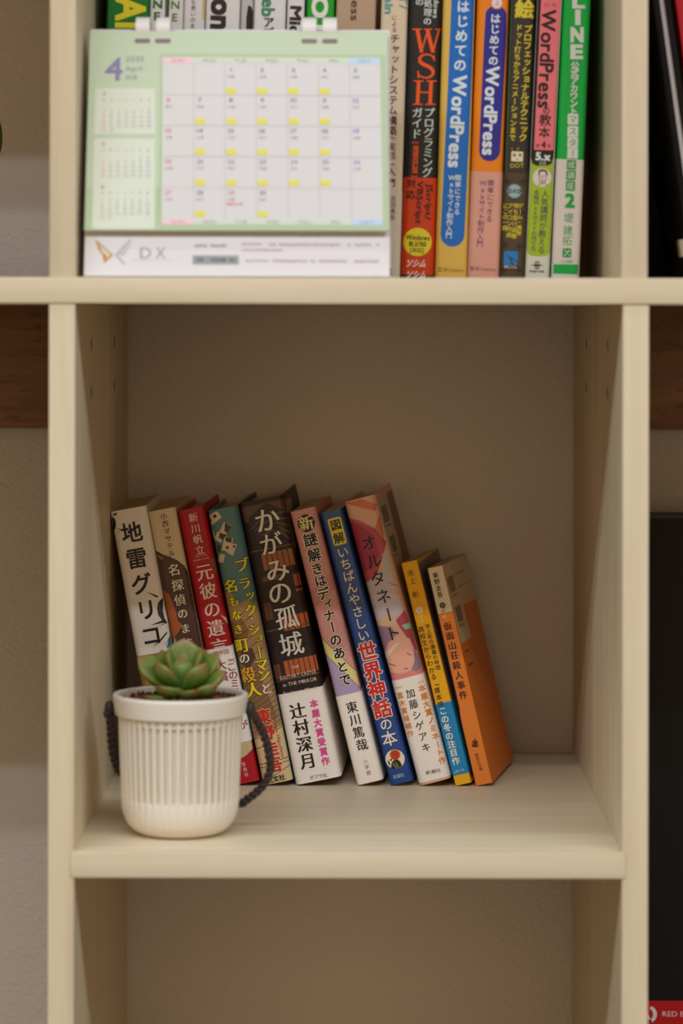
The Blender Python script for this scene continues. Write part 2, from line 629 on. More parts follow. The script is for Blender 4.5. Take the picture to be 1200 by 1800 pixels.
class Book:
    def __init__(s, label, t, h, dp, M, color, hard=True, r=0.0022, b=0.0, inset=0.003, rough=0.5, group=None, mottled=0.0):
        s.t, s.h, s.dp, s.r, s.b = t, h, dp, r, b
        s.root = thing('book', label, 'book', group=group)
        s.root.matrix_world = M
        s.M = M
        th = 0.0016 if hard else 0.0004
        s.th = th
        m = mat(color, rough, spec=0.3, mottled=mottled, key='cover')
        s.cover = shell('cover', profile(t, dp, r, b, 0), profile(t, dp, r, b, -th), 0, h, m, s.root)
        ins = inset if hard else 0.0
        pg = [(x, min(y, dp - (0.004 if hard else 0.0006))) for x, y in profile(t, dp, r, b, -th - 0.00005)]
        bm = bmesh.new()
        lo = [bm.verts.new((x, y, ins + 0.0003)) for x, y in pg]
        hi = [bm.verts.new((x, y, h - ins - 0.0003)) for x, y in pg]
        k = len(pg)
        for i in range(k):
            j = (i + 1) % k
            bm.faces.new((lo[i], lo[j], hi[j], hi[i]))
        bm.faces.new(hi); bm.faces.new(lo[::-1])
        bmesh.ops.recalc_face_normals(bm, faces=bm.faces[:])
        from_bm('page_block', bm, PAGES, s.root)
        s.spine = s._spine(s.cover, 0.0)
        s.mw = M
    def _spine(s, owner, lift):
        t, r, b = s.t, s.r, s.b
        def prof(u):
            q = b * max(0.0, 1 - (2 * u / t - 1) ** 2)
            d = max(0.0, r - u, u - (t - r))
            if d > 0:
                d = min(d, r)
                q -= r - math.sqrt(max(0.0, r * r - d * d))
            return q
        cuts = [r * 0.15, r * 0.4, r * 0.7, r, t - r, t - 0.7 * r, t - 0.4 * r, t - 0.15 * r]
        if b:
            cuts += [r + (t - 2 * r) * i / 6 for i in range(1, 6)]
        return Surf(owner, (0, 0, 0), (1, 0, 0), (0, 0, 1), (0, -1, 0), t, s.h, s.M, prof, cuts, lift)
    def side(s, owner=None, lift=0.0):
        return Surf(owner or s.cover, (s.t, s.r, 0), (0, 1, 0), (0, 0, 1), (1, 0, 0), s.dp - s.r, s.h, s.M, None, (), lift)
    def band(s, v0, v1, color, e=0.0003, name='paper_band', rough=0.42):
        """a paper strip wrapped around the jacket between heights v0 and v1"""
        o = shell(name, profile(s.t, s.dp - 0.001, s.r, s.b, e), profile(s.t, s.dp - 0.001, s.r, s.b, e - 0.0002), v0, v1, mat(color, rough, spec=0.3), s.root)
        return s._spine(o, e)
    def vpx(s, px, py):
        return s.spine.uv(px, py).y

def lower_book(label, TL, BLx, wpx, yaw, color, dp=0.128, Y=0.240, **k):
    bx = at_depth(BLx, 1382, Y).x
    tl = at_depth(TL[0], TL[1], Y)
    th = math.atan2(bx - tl.x, tl.z - Z0)
    h = math.hypot(bx - tl.x, tl.z - Z0)
    t = wpx * (D + Y) / F
    M = Matrix.Translation((bx, Y, Z0 + 0.0001)) @ Matrix.Rotation(-math.radians(yaw), 4, 'Z') @ Matrix.Rotation(-th, 4, 'Y')
    return Book(label, t, h, dp, M, color, **k)

BLACK = (22, 18, 18)
WHITE = (234, 229, 224)
ROWG = 'books leaning to the left on the middle shelf'

# --- 1 white novel, black title
b = lower_book('white softcover book with big black title, leftmost of the leaning books',
               (194.5, 902), 284, 65, 0, (234, 228, 223), hard=False, r=0.004, group=ROWG)
S = b.spine
S.col('title_lettering', '地雷グリコ', (233, 938), (268, 1119), 38, BLACK, bold=0.018)
S.polys('ink_stroke', [[(258, 1041), (280, 1049), (278, 1052)], [(265, 1101), (289, 1091), (294, 1096), (288, 1096)],
                       [(279, 1103), (294, 1095), (294, 1097)], [(270, 1139), (283, 1126), (295, 1112), (296, 1114), (284, 1129)],
                       [(290, 1137), (300, 1122), (301, 1123)], [(206, 930), (213, 932), (213, 934)], [(207, 935), (211, 937), (210, 938)],
                       [(199, 906), (208, 902), (204, 908)], [(198, 910), (203, 914), (205, 922), (204, 930), (201, 936), (200, 930)]], BLACK, 2)
S.poly('hair_print', [(288, 1052), (280, 1060), (278, 1070), (280, 1082), (287, 1092), (296, 1098), (291, 1088), (288, 1075)], (50, 55, 58), 2)
S.poly('blue_print', [(305, 1108), (300, 1118), (295, 1140), (306, 1140), (312, 1128)], (45, 125, 165), 2)
v = b.vpx(241, 1156)
G = b.band(0.0004, v, (150, 118, 62))
G.lines('small_print', [((255 + i * 6, 1161 - i), (258 + i * 6, 1160.5 - i)) for i in range(4)] + [((257 + i * 6, 1166 - i), (260 + i * 6, 1165.5 - i)) for i in range(3)], 1.6, (40, 30, 25), 2)
G.polys('white_print', [[(270, 1163), (283, 1160), (284, 1170), (272, 1173)]], WHITE, 2)

# --- 2 cream novel with brown hair picture
b = lower_book('cream book with a brown-haired figure printed on its spine',
               (261, 902), 355, 49, 1, (214, 196, 160), hard=False, r=0.003, group=ROWG)
S = b.spine
S.poly('cover_art', [(270, 968), (281, 972), (286, 975), (300, 980), (313, 986), (325, 995), (331, 1006), (336, 1021), (352, 1080), (372, 1185), (330, 1195), (270, 968 + 10)], (84, 58, 54), 1)
S.poly('cover_art', [(272, 975), (280, 977), (289, 983), (285, 985)], (178, 98, 55), 2)
S.poly('cover_art', [(288, 1038), (299, 1046), (306, 1062), (312, 1078), (314, 1092), (323, 1100), (316, 1112), (311, 1118), (307, 1132), (300, 1128)], (176, 98, 50), 2)
S.poly('cover_art', [(337, 1150), (352, 1138), (364, 1148), (372, 1180), (352, 1190)], (196, 150, 70), 2)
S.col('author_lettering', '小西マサテル', (289, 909), (303, 974), 12, (70, 50, 40), serif=True, bold=0.01)
S.col('title_lettering', '名探偵のままで', (308, 1003), (340, 1157), 21, (238, 228, 208), serif=True, bold=0.02,
      sizes=[22, 22, 21, 19, 18, 18, 18], pts=[(308, 1003), (314, 1030), (318, 1056), (323, 1080), (328, 1106), (334, 1131), (340, 1157)])

# --- 3 red novel with white band
b = lower_book('red book with white title and white band, behind the succulent',
               (313, 900), 413, 47, 1.5, (172, 18, 34), hard=True, r=0.003, group=ROWG)
S = b.spine
S.col('author_lettering', '新川帆立', (341, 911), (353, 968), 17, (226, 205, 190), serif=True, bold=0.012)
S.run('small_print', 'HOTATE', (345, 980), (365, 976), 3, (226, 190, 180))
S.run('small_print', 'SHINKAWA', (342, 987), (369, 981), 3, (226, 190, 180))
S.polys('cover_art', [[(372, 985), (379, 978), (386, 1010), (379, 1008)]], (120, 95, 60), 2)
S.polys('cover_art', [[(389, 1081), (401, 1088), (406, 1105), (398, 1092)]], (205, 195, 180), 2)
S.col('title_lettering', '元彼の遺言', (361, 1007), (388, 1138), 31, (232, 214, 204), serif=True, bold=0.018)
vt, vb = b.vpx(365, 1144), b.vpx(425, 1306)
G = b.band(vb, vt, (234, 228, 222))
G.run('band_lettering', '第19回', (376, 1151), (405, 1145), 7, (150, 40, 52))
G.col('band_lettering', '『このミステリーが', (406, 1158), (430, 1275), 17, (150, 34, 48), serif=True, bold=0.015)
G.col('band_lettering', '大賞', (391, 1170), (395, 1190), 19, (150, 34, 48), serif=True, bold=0.02)
S.poly('cover_art', [(418, 1306), (448, 1297), (446, 1318), (436, 1328), (428, 1333), (420, 1334)], (196, 178, 136), 1)
S.col('publisher_lettering', '宝島社', (431, 1344), (436, 1362), 8, (232, 200, 196))

# --- 4 teal and tan mystery
b = lower_book('teal and tan book with printed playing cards and a yellow title',
               (366, 900), 465, 54, 2, (82, 122, 128), hard=True, r=0.004, b=0.0008, group=ROWG)
S = b.spine
S.poly('cover_art', [(392, 1043), (410, 1043), (414, 1054), (424, 1062), (430, 1057), (437, 1054), (446, 1062), (452, 1058), (455, 1062), (460, 1060),
                     (540, 1360), (526, 1395), (460, 1395)], (166, 130, 88), 1)
S.poly('cover_art', [(405, 1100), (425, 1085), (440, 1110), (430, 1140), (450, 1150), (465, 1200), (490, 1260), (455, 1290), (430, 1200)], (134, 98, 64), 2)
S.poly('cover_art', [(424, 1140), (446, 1140), (452, 1156), (440, 1175), (430, 1170)], (82, 58, 44), 3)
S.poly('cover_art', [(448, 1298), (460, 1292), (506, 1272), (530, 1370), (526, 1395), (462, 1395), (455, 1345)], (208, 186, 142), 2)
sg = []
for i in range(13):
    x = 440 + i * 1.2
    sg.append(((x - 10 + i * 0.5, 1190 + i * 9), (x + 46 + i * 0.4, 1150 + i * 9)))
for i in range(6):
    sg.append(((403 + i * 4, 1100 + i * 14), (440 + i * 5, 1068 + i * 14)))
S.lines('cover_art_lines', sg, 0.9, (86, 60, 42), 3)
S.lines('cover_art_lines', [((449, 1301), (507, 1274)), ((455, 1346), (514, 1330)), ((456, 1352), (515, 1336)), ((462, 1378), (517, 1342)), ((452, 1318), (470, 1310))], 1.1, (70, 50, 36), 3)
S.polys('playing_card_print', [[(366, 908), (383, 899), (391, 910), (373, 925)], [(371, 922), (380, 945), (374, 950), (368, 935)], [(395, 918), (408, 924), (400, 940), (386, 938)],
                               [(383, 936), (398, 934), (390, 955), (378, 950)], [(396, 944), (411, 946), (409, 970), (391, 968)],
                               [(411, 956), (418, 958), (411, 978), (398, 970)], [(388, 974), (397, 976), (394, 990), (384, 989)]], (206, 190, 156), 2)
S.polys('card_back_print', [[(397, 919), (408, 926), (401, 938), (396, 934)], [(388, 937), (399, 941), (393, 950), (386, 946)], [(398, 945), (409, 946), (408, 955), (398, 952)], [(384, 960), (390, 958), (388, 972), (384, 970)]], (74, 50, 46), 3)
S.col('card_symbols', '♠♣♠♠', (379, 908), (409, 972), 7, (40, 30, 34), 4, sizes=[7, 7, 6, 5], pts=[(379, 908), (369, 916), (401, 963), (413, 961)])
YEL = (236, 218, 30)
S.col('title_lettering', 'ブラック・ショーマン', (427, 995), (466, 1187), 20, YEL, 6, bold=0.03, serif=True, outline=((60, 60, 40), 0.05),
      sizes=[26, 23, 19, 23, 14, 22, 16, 26, 24, 23],
      pts=[(427, 994), (432, 1026), (440, 1048), (443, 1073), (445, 1088), (449, 1107), (456, 1122), (458, 1147), (462, 1169), (466, 1187)])
S.col('title_lettering', 'と', (471, 1211), (471, 1211), 21, (236, 228, 214), 6, bold=0.025, serif=True)
S.col('title_lettering', '名もなき町人', (408, 1031), (448, 1213), 22, YEL, 6, bold=0.032, serif=True, outline=((60, 60, 40), 0.05),
      sizes=[25, 19, 19, 18, 28, 28], pts=[(408, 1031), (413, 1058), (418, 1082), (421, 1107), (427, 1135), (448, 1213)])
S.col('title_lettering', '殺', (438, 1187), (438, 1187), 29, (226, 168, 44), 6, bold=0.032, serif=True, outline=((60, 50, 36), 0.05))
S.col('title_lettering', 'の', (432, 1158), (432, 1158), 20, (236, 228, 214), 6, bold=0.025, serif=True)
S.col('author_lettering', '東野圭吾', (466, 1260), (486, 1345), 27, (196, 40, 30), 6, bold=0.035, outline=((226, 206, 164), 0.07))
S.run('small_print', 'Keigo Higashino', (485, 1264), (501, 1331), 6, (196, 56, 40), 6)
S.run('publisher_lettering', '光文社', (472, 1373), (504, 1365), 9, (28, 22, 20), 6, bold=0.02)

# --- 5 dark library picture
b = lower_book('thick dark brown book with silver title above a white band with pink lettering',
               (420, 887), 524, 80, 2.5, (38, 26, 24), hard=True, r=0.004, group=ROWG)
S = b.spine
def book_row(y0, y1, x0, x1, slope, col, n, layer=2):
    out = []
    for i in range(n):
        a, c = i / n, (i + 0.84) / n
        xa, xc = x0 + (x1 - x0) * a, x0 + (x1 - x0) * c
        ya, yc = -slope * (xa - x0), -slope * (xc - x0)
        k = (y1 - y0) * 0.21
        out.append([(xa, y0 + ya), (xc, y0 + yc), (xc + k, y1 + yc), (xa + k, y1 + ya)])
    S.polys('cover_art', out, col, layer)
S.polys('cover_art', [[(425, 893), (500, 877), (507, 905), (431, 920)]], (86, 58, 44), 1)
S.polys('cover_art', [[(436, 912), (470, 884), (506, 900), (512, 935), (455, 955)]], (40, 30, 34), 2)
S.lines('cover_art', [((478 + i * 4, 905 + i * 7), (508 + i, 898 + i * 13)) for i in range(5)] + [((444 + i * 5, 930 + i * 4), (470 + i * 4, 905 + i * 9)) for i in range(4)], 2.6, (98, 68, 48), 3)
S.lines('cover_art', [((438, 966), (520, 949)), ((449, 1016), (530, 999)), ((455, 1046), (535, 1030)), ((468, 1120), (552, 1102)), ((474, 1146), (556, 1128))], 5, (30, 22, 22), 4)
S.lines('cover_art', [((440, 972), (522, 955)), ((466, 1112), (550, 1094)), ((484, 1200), (566, 1182))], 2.2, (100, 72, 54), 4)
book_row(975, 1004, 460, 516, 0.21, (150, 88, 46), 6)
book_row(1012, 1024, 462, 500, 0.21, (110, 66, 40), 4)
book_row(1010, 1040, 516, 532, 0.21, (158, 72, 46), 2)
book_row(1085, 1115, 497, 546, 0.21, (168, 82, 44), 5)
book_row(1062, 1092, 464, 478, 0.21, (96, 56, 40), 2)
book_row(1163, 1190, 500, 562, 0.21, (170, 88, 44), 7)
book_row(1170, 1196, 482, 494, 0.21, (110, 62, 40), 2)
SILV = (214, 214, 206)
S.col('title_lettering', 'かがみの孤城', (470, 915), (514, 1134), 44, SILV, 6, bold=0.014, serif=True, rough=0.3,
      sizes=[46, 42, 44, 46, 43, 44], pts=[(471, 915), (478, 957), (489, 1003), (494, 1043), (506, 1086), (514, 1133)])
S.run('small_print', 'THE', (515, 1174), (528, 1171), 5, (214, 206, 190), 6)
S.run('small_print', 'SOLITARY CASTLE', (494, 1193), (557, 1180), 6, (214, 206, 190), 6)
S.run('small_print', 'in THE MIRROR', (500, 1205), (559, 1193), 6, (214, 206, 190), 6)
S.run('small_print', 'Tsujimura Mizuki', (500, 1220), (561, 1208), 5, (206, 198, 184), 6)
v = b.vpx(492, 1222)
G = b.band(0.0004, v, (234, 228, 222))
G.col('author_lettering', '辻村深月', (526, 1250), (544, 1338), 29, BLACK, bold=0.03, serif=True)
G.col('band_lettering', '本屋大賞受賞作', (554, 1237), (575, 1338), 15, (214, 70, 150), bold=0.03)
G.run('publisher_lettering', 'ポプラ社', (547, 1368), (578, 1362), 6, (90, 86, 84))
R = b.side()
R.poly('cover_art', [(503, 880), (512, 874), (524, 960), (514, 975)], (150, 130, 100), 1)

# --- 6 pink mystery
b = lower_book('dusty pink book with white-edged black title, beside the navy blue book',
               (510, 902), 631.5, 46, 4, (204, 146, 142), hard=False, r=0.003, b=0.0004, group=ROWG)
S = b.spine
S.poly('cover_art', [(547, 1040), (590, 1000), (596, 1030), (556, 1068)], (190, 128, 128), 1)
S.poly('cover_art', [(566, 1148), (574, 1150), (641, 1213), (600, 1232), (580, 1226)], (170, 150, 190), 1)
S.poly('cover_art', [(562, 1118), (566, 1121), (632, 1184), (644, 1210), (644, 1216), (639, 1213), (573, 1148)], (218, 208, 132), 2)
S.lines('cover_art_lines', [((566, 1121), (633, 1185)), ((574, 1150), (642, 1215))], 0.8, (110, 100, 80), 3)
S.lines('cover_art_lines', [((606, 1141), (621, 1130)), ((576, 1159), (583, 1154)), ((629, 1198), (637, 1196)), ((637, 1196), (635, 1204)), ((635, 1204), (629, 1198))], 1.3, (214, 200, 196), 3)
S.disc('title_badge', (539.5, 920), 15.5, (30, 26, 26), 2)
S.col('title_lettering', '新', (539.5, 920), (539.5, 920), 27, (222, 208, 140), 3, bold=0.03, serif=True)
S.col('title_lettering', '謎解きはディナーのあとで', (547, 949), (609, 1195), 22, BLACK, 5, bold=0.024, outline=((234, 222, 212), 0.085),
      sizes=[25, 24, 22, 22, 23, 20, 22, 22, 22, 22, 21, 22],
      pts=[(547, 949), (554, 976), (559, 1000), (565, 1021), (570, 1044), (578, 1061), (581, 1082), (586, 1102), (592, 1125), (598, 1148), (604, 1172), (609, 1195)])
v = b.vpx(590, 1226)
G = b.band(0.0004, v, (234, 228, 222))
G.col('author_lettering', '東川篤哉', (621, 1243), (639, 1309), 21, BLACK, bold=0.018, serif=True)
G.col('publisher_lettering', '小学館', (645, 1338), (651, 1358), 8.5, (130, 112, 160))

# --- 7 blue mythology book
b = lower_book('navy blue book with a yellow title box and big red characters',
               (563, 904), 690, 40, 4.5, (24, 66, 136), hard=False, r=0.002, rough=0.3, group=ROWG)
S = b.spine
S.rrect('title_box', (594, 934), 24, 49, 4, (222, 200, 40), 2)
S.col('title_lettering', '図解', (591.5, 923), (597, 946), 20, (26, 34, 62), 3, bold=0.02)
S.col('title_lettering', 'いちばんやさしい', (604, 971), (641, 1117), 21, (226, 218, 204), 3, bold=0.008)
S.col('title_lettering', '世界神話', (648, 1146), (675, 1246), 35, (196, 38, 40), 5, bold=0.03, outline=((228, 220, 210), 0.075),
      sizes=[34, 34, 33, 33], pts=[(648, 1145), (657, 1179), (665, 1212), (674, 1246)])
S.col('title_lettering', 'の本', (681, 1273), (687, 1298), 25, (226, 220, 210), 5, bold=0.01, sizes=[23, 28])
S.disc('emblem', (697, 1334), 17, (226, 214, 192), 2)
S.disc('emblem_sun', (697, 1326), 9.5, (196, 150, 60), 3)
S.disc('emblem_sun', (697, 1326.5), 8, (186, 52, 36), 4)
S.polys('emblem_bird', [[(690, 1350), (691, 1341), (695, 1336), (700, 1334), (705, 1337), (709, 1344), (708, 1347), (702, 1350), (696, 1351)], [(688, 1335), (691, 1333), (692, 1337), (689, 1337)], [(684, 1336), (687, 1338), (689, 1346), (686, 1343)]], (38, 36, 34), 4)
S.lines('emblem_bird', [((693, 1342), (700, 1349)), ((698, 1340), (703, 1348))], 1.2, (190, 170, 120), 5)
S.run('publisher_lettering', '彩図社', (694, 1366), (713, 1361), 6, (196, 206, 222), 3)

# --- 8 watercolour cover
b = lower_book('wide pale pink book with a watercolour picture and thin black title, a white band below',
               (605, 884), 740, 57, 5, (214, 168, 144), hard=True, r=0.004, b=0.0012, group=ROWG)
S = b.spine
S.poly('cover_art', [(607, 885), (635, 877), (664, 886), (662, 898), (640, 893)], (204, 116, 84), 1)
S.poly('cover_art', [(611, 912), (630, 916), (660, 930), (680, 953), (678, 962), (671, 985), (665, 1008), (644, 1024), (636, 1010), (620, 945)], (176, 72, 92), 1)
S.poly('cover_art', [(612, 918), (632, 922), (658, 940), (668, 975), (655, 1000), (640, 1005), (622, 950)], (158, 52, 78), 2)
S.poly('cover_art', [(643, 1026), (660, 1012), (676, 1000), (690, 1008), (700, 1034), (690, 1040), (668, 1040), (650, 1050)], (190, 178, 188), 1)
S.poly('cover_art', [(660, 930), (668, 905), (672, 920), (676, 945)], (196, 110, 80), 2)
S.poly('cover_art', [(672, 972), (682, 970), (690, 1005), (680, 1012)], (178, 178, 176), 2)
S.poly('cover_art', [(648, 1048), (680, 1040), (702, 1045), (712, 1070), (696, 1088), (664, 1095)], (196, 188, 204), 1)
S.poly('cover_art', [(660, 1090), (694, 1078), (700, 1098), (670, 1100)], (216, 186, 150), 2)
S.poly('cover_art', [(698, 1090), (713, 1072), (722, 1094), (736, 1120), (742, 1150), (728, 1140), (716, 1118), (706, 1104)], (172, 70, 92), 2)
S.poly('cover_art', [(708, 1098), (722, 1094), (726, 1104), (714, 1106)], (150, 190, 160), 3)
S.poly('cover_art', [(664, 1100), (690, 1102), (698, 1115), (684, 1130), (676, 1150), (690, 1190), (684, 1198), (672, 1140)], (150, 122, 148), 2)
S.poly('cover_art', [(680, 1140), (692, 1122), (708, 1116), (722, 1122), (731, 1142), (730, 1164), (724, 1178), (708, 1184), (690, 1182), (682, 1166)], (226, 170, 150), 3)
S.poly('cover_art', [(728, 1138), (742, 1160), (744, 1172), (734, 1180), (726, 1176), (731, 1160)], (146, 120, 146), 3)
S.poly('cover_art', [(684, 1182), (705, 1184), (726, 1176), (748, 1176), (750, 1186), (688, 1198)], (218, 130, 130), 2)
S.poly('cover_art', [(676, 1152), (694, 1132), (706, 1128), (694, 1142), (680, 1160)], (226, 206, 186), 4)
S.lines('cover_art_lines', [((685, 1166), (698, 1170)), ((717, 1147), (724, 1151)), ((712, 1175), (720, 1174))], 1.6, (176, 60, 60), 4)
S.lines('cover_art_lines', [((612, 911), (632, 915)), ((632, 915), (660, 929)), ((660, 929), (680, 953)), ((643, 1026), (664, 1009)), ((664, 1009), (678, 962)), ((684, 1023), (700, 1030))], 1.1, (150, 70, 90), 3)
S.col('title_lettering', 'オルタネート', (650, 954), (693, 1113), 28, (30, 22, 22), 6, serif=True, bold=0.008,
      pts=[(650, 954), (659, 986), (666, 1017), (676, 1048), (685, 1080), (693, 1113)])
v = b.vpx(688, 1198)
G = b.band(0.0016, v, (234, 228, 222))
G.col('author_lettering', '加藤シゲアキ', (724, 1218), (752, 1313), 17, (30, 26, 26), serif=True, bold=0.008)
G.run('small_print', '第164回', (697, 1209), (709, 1206), 3, (216, 136, 70))
G.col('band_lettering', '直木賞候補作', (706, 1222), (724, 1289), 12, (216, 136, 60), bold=0.015)
G.run('small_print', '2021年', (736, 1200), (747, 1197), 3, (216, 136, 70))
G.col('band_lettering', '本屋大賞ノミネート作', (744, 1209), (780, 1336), 13, (216, 130, 50), bold=0.02)
G.run('publisher_lettering', '新潮社', (751, 1358), (778, 1352), 6, (60, 54, 52))
R = b.side()
R.poly('barcode_panel', [(665, 878), (679, 869), (735, 1120), (720, 1130)], (196, 180, 150), 1)
R.polys('cover_art', [[(680, 868), (697, 850), (760, 1040), (740, 1100)]], (120, 84, 66), 1)
R.polys('barcode', [[(670, 891), (679, 885), (686, 914), (677, 919)], [(684, 944), (693, 938), (700, 967), (693, 971)]], (110, 96, 78), 2)
R.polys('barcode', [[(678, 924), (687, 919), (688, 922), (679, 927)], [(693, 976), (701, 971), (702, 974), (694, 979)]], (140, 124, 100), 2)

# --- 9 yellow paperback
b = lower_book('thin yellow paperback with a bright blue band, second from the right of the leaning books',
               (705, 992), 803, 29, 9.5, (226, 168, 22), hard=False, dp=0.100, r=0.0012, group=ROWG)
S = b.spine
DK = (56, 40, 20)
S.col('author_lettering', '池上', (723, 1007), (727, 1021), 12, DK)
S.col('author_lettering', '彰', (732, 1045), (732, 1045), 12, DK)
S.disc('series_mark', (739, 1072), 6.3, (226, 216, 190), 2)
S.col('series_lettering', 'い', (739, 1072), (739, 1072), 8, (150, 116, 30))
S.run('series_lettering', '44', (739, 1083), (745, 1082), 4, (232, 216, 180))
S.run('series_lettering', '11', (741, 1091), (746, 1090), 4, (232, 216, 180))
S.col('title_lettering', '池上彰の講義の時間', (753, 1100), (772, 1173), 9, DK, serif=True, bold=0.012)
S.col('title_lettering', '高校生からわかる「資本論', (742, 1106), (777, 1237), 11.5, DK, serif=True, bold=0.015)
vt, vb = b.vpx(767, 1238), b.vpx(800, 1363)
G = b.band(vb, vt, (18, 128, 184), e=0.00025)
G.col('band_lettering', 'この冬の注目作', (781, 1249), (804, 1337), 14.5, (228, 222, 210), bold=0.02)
G.run('small_print', 'ふゆイチ', (799, 1357), (819, 1352), 5, (214, 218, 214))
R = b.side()
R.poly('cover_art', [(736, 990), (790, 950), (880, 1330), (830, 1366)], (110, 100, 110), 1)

# --- 10 orange paperback
b = lower_book('thin orange paperback with white top and black title, rightmost of the leaning books',
               (749, 1001), 839, 30, 10.5, (216, 122, 46), hard=False, dp=0.105, r=0.0009, group=ROWG)
S = b.spine
vt = b.vpx(769, 1079.5)
hh = b.h
S.emit('white_panel', [([(0.0009, vt), (b.t, vt), (b.t, hh), (0.0009, hh)], [(0, 1, 2, 3)])], (214, 202, 176), 1)
S.emit('cover_wrap', [([(0, hh * 0.30), (0.0011, hh * 0.36), (0.0012, hh), (0, hh)], [(0, 1, 2, 3)])], (34, 28, 26), 2)
S.polys('cover_wrap', [[(754, 1026), (756, 1040), (760, 1050), (757, 1038)], [(765, 1083), (768, 1100), (767, 1100)]], (200, 190, 170), 3)
S.col('author_lettering', '東野圭吾', (767, 1011), (775, 1045), 10.5, BLACK, bold=0.012)
S.disc('series_mark', (779.5, 1063.5), 5.2, (30, 26, 24), 2)
S.col('series_lettering', 'ひ', (779.5, 1063.5), (779.5, 1063.5), 7.5, (216, 206, 184))
S.run('series_lettering', '17', (778, 1074.5), (785, 1073), 5, BLACK)
S.run('series_lettering', '10', (779, 1083.5), (787, 1082), 5, (228, 214, 190))
S.col('title_lettering', '仮面山荘殺人事件', (789, 1100), (816.5, 1221), 15, BLACK, serif=True, bold=0.02)
lf = []
for i, a in enumerate((-75, -52, -28, 0, 28, 52, 75)):
    L = 9.5 - abs(a) * 0.035
    ca, sa = math.cos(math.radians(90 - a)), math.sin(math.radians(90 - a))
    cx, cy = 837.5, 1312 - (0 if a else 2)
    for q in (0, 1):
        yy = cy - q * 5 * (1 if abs(a) < 60 else 0)
        lf.append([(cx - sa * 0.6, yy - ca * 0.6), (cx + ca * L * 0.6 - sa * 1.3, yy - sa * L * 0.6 - ca * 1.3), (cx + ca * L, yy - sa * L), (cx + ca * L * 0.6 + sa * 1.3, yy - sa * L * 0.6 + ca * 1.3), (cx + sa * 0.6, yy + ca * 0.6)])
S.polys('publisher_mark', lf, (84, 46, 24), 2)
S.col('publisher_lettering', '講談社文庫', (840, 1326), (848, 1351), 6.5, (100, 56, 30))
R = b.side()
W2 = (206, 190, 158)
R.poly('white_panel', [(770, 985), (830, 960), (850, 1046), (815, 1062), (830, 1119), (809.5, 1133)], W2, 1)
R.polys('barcode', [[(786, 1015.5), (796, 1009.5), (803, 1037), (794, 1042)], [(800, 1067), (810, 1061.5), (816, 1089), (807.5, 1093.5)]], (140, 116, 92), 2)
R.polys('small_print', [[(794, 1046), (804, 1041), (806, 1046), (796, 1051)], [(808, 1098), (817, 1093), (819, 1098), (810, 1103)], [(801, 1007), (816, 1000), (817, 1003), (802, 1011)], [(806, 1029), (819, 1022), (820, 1026), (807, 1033)]], (168, 146, 116), 2)
R.polys('small_print', [[(819, 1144), (825, 1139), (826, 1142), (820, 1147)], [(825, 1168), (834, 1161), (835, 1164), (826, 1171)]], (150, 80, 40), 2)

# ------------------------------------------------------------------ upper row of books
YT = 0.115
TOPG = 'manuals standing in a row on the long shelf'
def top_book(label, x0, x1, wpx, color, h=0.212, dp=0.15, Y=YT, **k):
    """left spine edge at x0 (y=0 of the photograph) and x1 (y=485)"""
    a, c = at_depth(x0, 0, Y), at_depth(x1, 485, Y)
    th = math.atan2(c.x - a.x, a.z - c.z)        # negative: leans right
    t = wpx * (D + Y) / F
    zb = Z_MID_T + 0.0001 + (t * math.sin(-th) if th < 0 else 0)
    bx = c.x + (c.z - zb) * math.tan(th)
    M = Matrix.Translation((bx, Y, zb)) @ Matrix.Rotation(-th, 4, 'Y')
    return Book(label, t, h, dp, M, color, hard=False, group=TOPG, **k)

def cut_top(x, w, label, color, h=0.21, **k):
    return top_book(label, x, x - 13.5, w, color, h, r=0.0018, **k)

b = cut_top(185, 76, 'green manual with yellow letters, leftmost book behind the desk calendar', (14, 110, 40), h=0.226)
S = b.spine
S.poly('cover_art', [(183, -70), (191, -70), (184, 120), (176, 120)], (24, 24, 22), 1)  # plain dark strip along the left edge of the spine
S.run('title_lettering', 'AI', (228, -3), (227, 49), 50, (220, 206, 30), bold=0.03)
b = cut_top(262, 28.5, 'white manual with narrow green capital letters, beside the green one behind the calendar', (216, 212, 210))
S = b.spine
S.col('title_lettering', 'NE', (275, 9), (274, 30), 17, (36, 110, 50), bold=0.035, sizes=[20, 20], sx=1.2)
S.lines('cover_art', [((290, -30), (288, 80))], 2, (60, 20, 30), 2)
b = cut_top(292.5, 28, 'white manual with olive green capital letters, third behind the calendar', (214, 212, 210))
S = b.spine
S.col('title_lettering', 'NE', (306, 10), (305, 32), 17, (88, 120, 44), bold=0.02, sizes=[20, 19], sx=1.1)
S.poly('cover_art', [(291, -10), (297, -10), (294, 38), (290, 38)], (40, 120, 60), 2)
b = cut_top(321.5, 37, 'white manual with small brown characters behind the calendar', (216, 212, 212))
S = b.spine
S.col('title_lettering', 'も思いのまま', (338, 5), (336, 57), 9.5, (84, 44, 44))
S.poly('cover_art', [(354, -20), (358, -20), (357, 36), (353, 36)], (206, 178, 96), 2)
b = cut_top(360, 60, 'white manual with heavy black lowercase letters behind the calendar', (218, 214, 214))
S = b.spine
S.run('title_lettering', 'on', (389, 1), (387, 50), 36, (40, 26, 32), bold=0.04)
b = cut_top(421.5, 21.5, 'thin grey-white manual with a black shape on its spine, behind the calendar', (186, 182, 180))
S = b.spine
S.poly('cover_art', [(434, 10), (440, 13), (443, 25), (442, 60), (430, 60), (431, 30)], (24, 22, 24), 2)
b = cut_top(444.5, 56, 'white manual with green and black letters behind the calendar', (218, 214, 214))
S = b.spine
S.run('title_lettering', 'eb', (470, -1), (469, 29), 22, (52, 130, 96), bold=0.03)
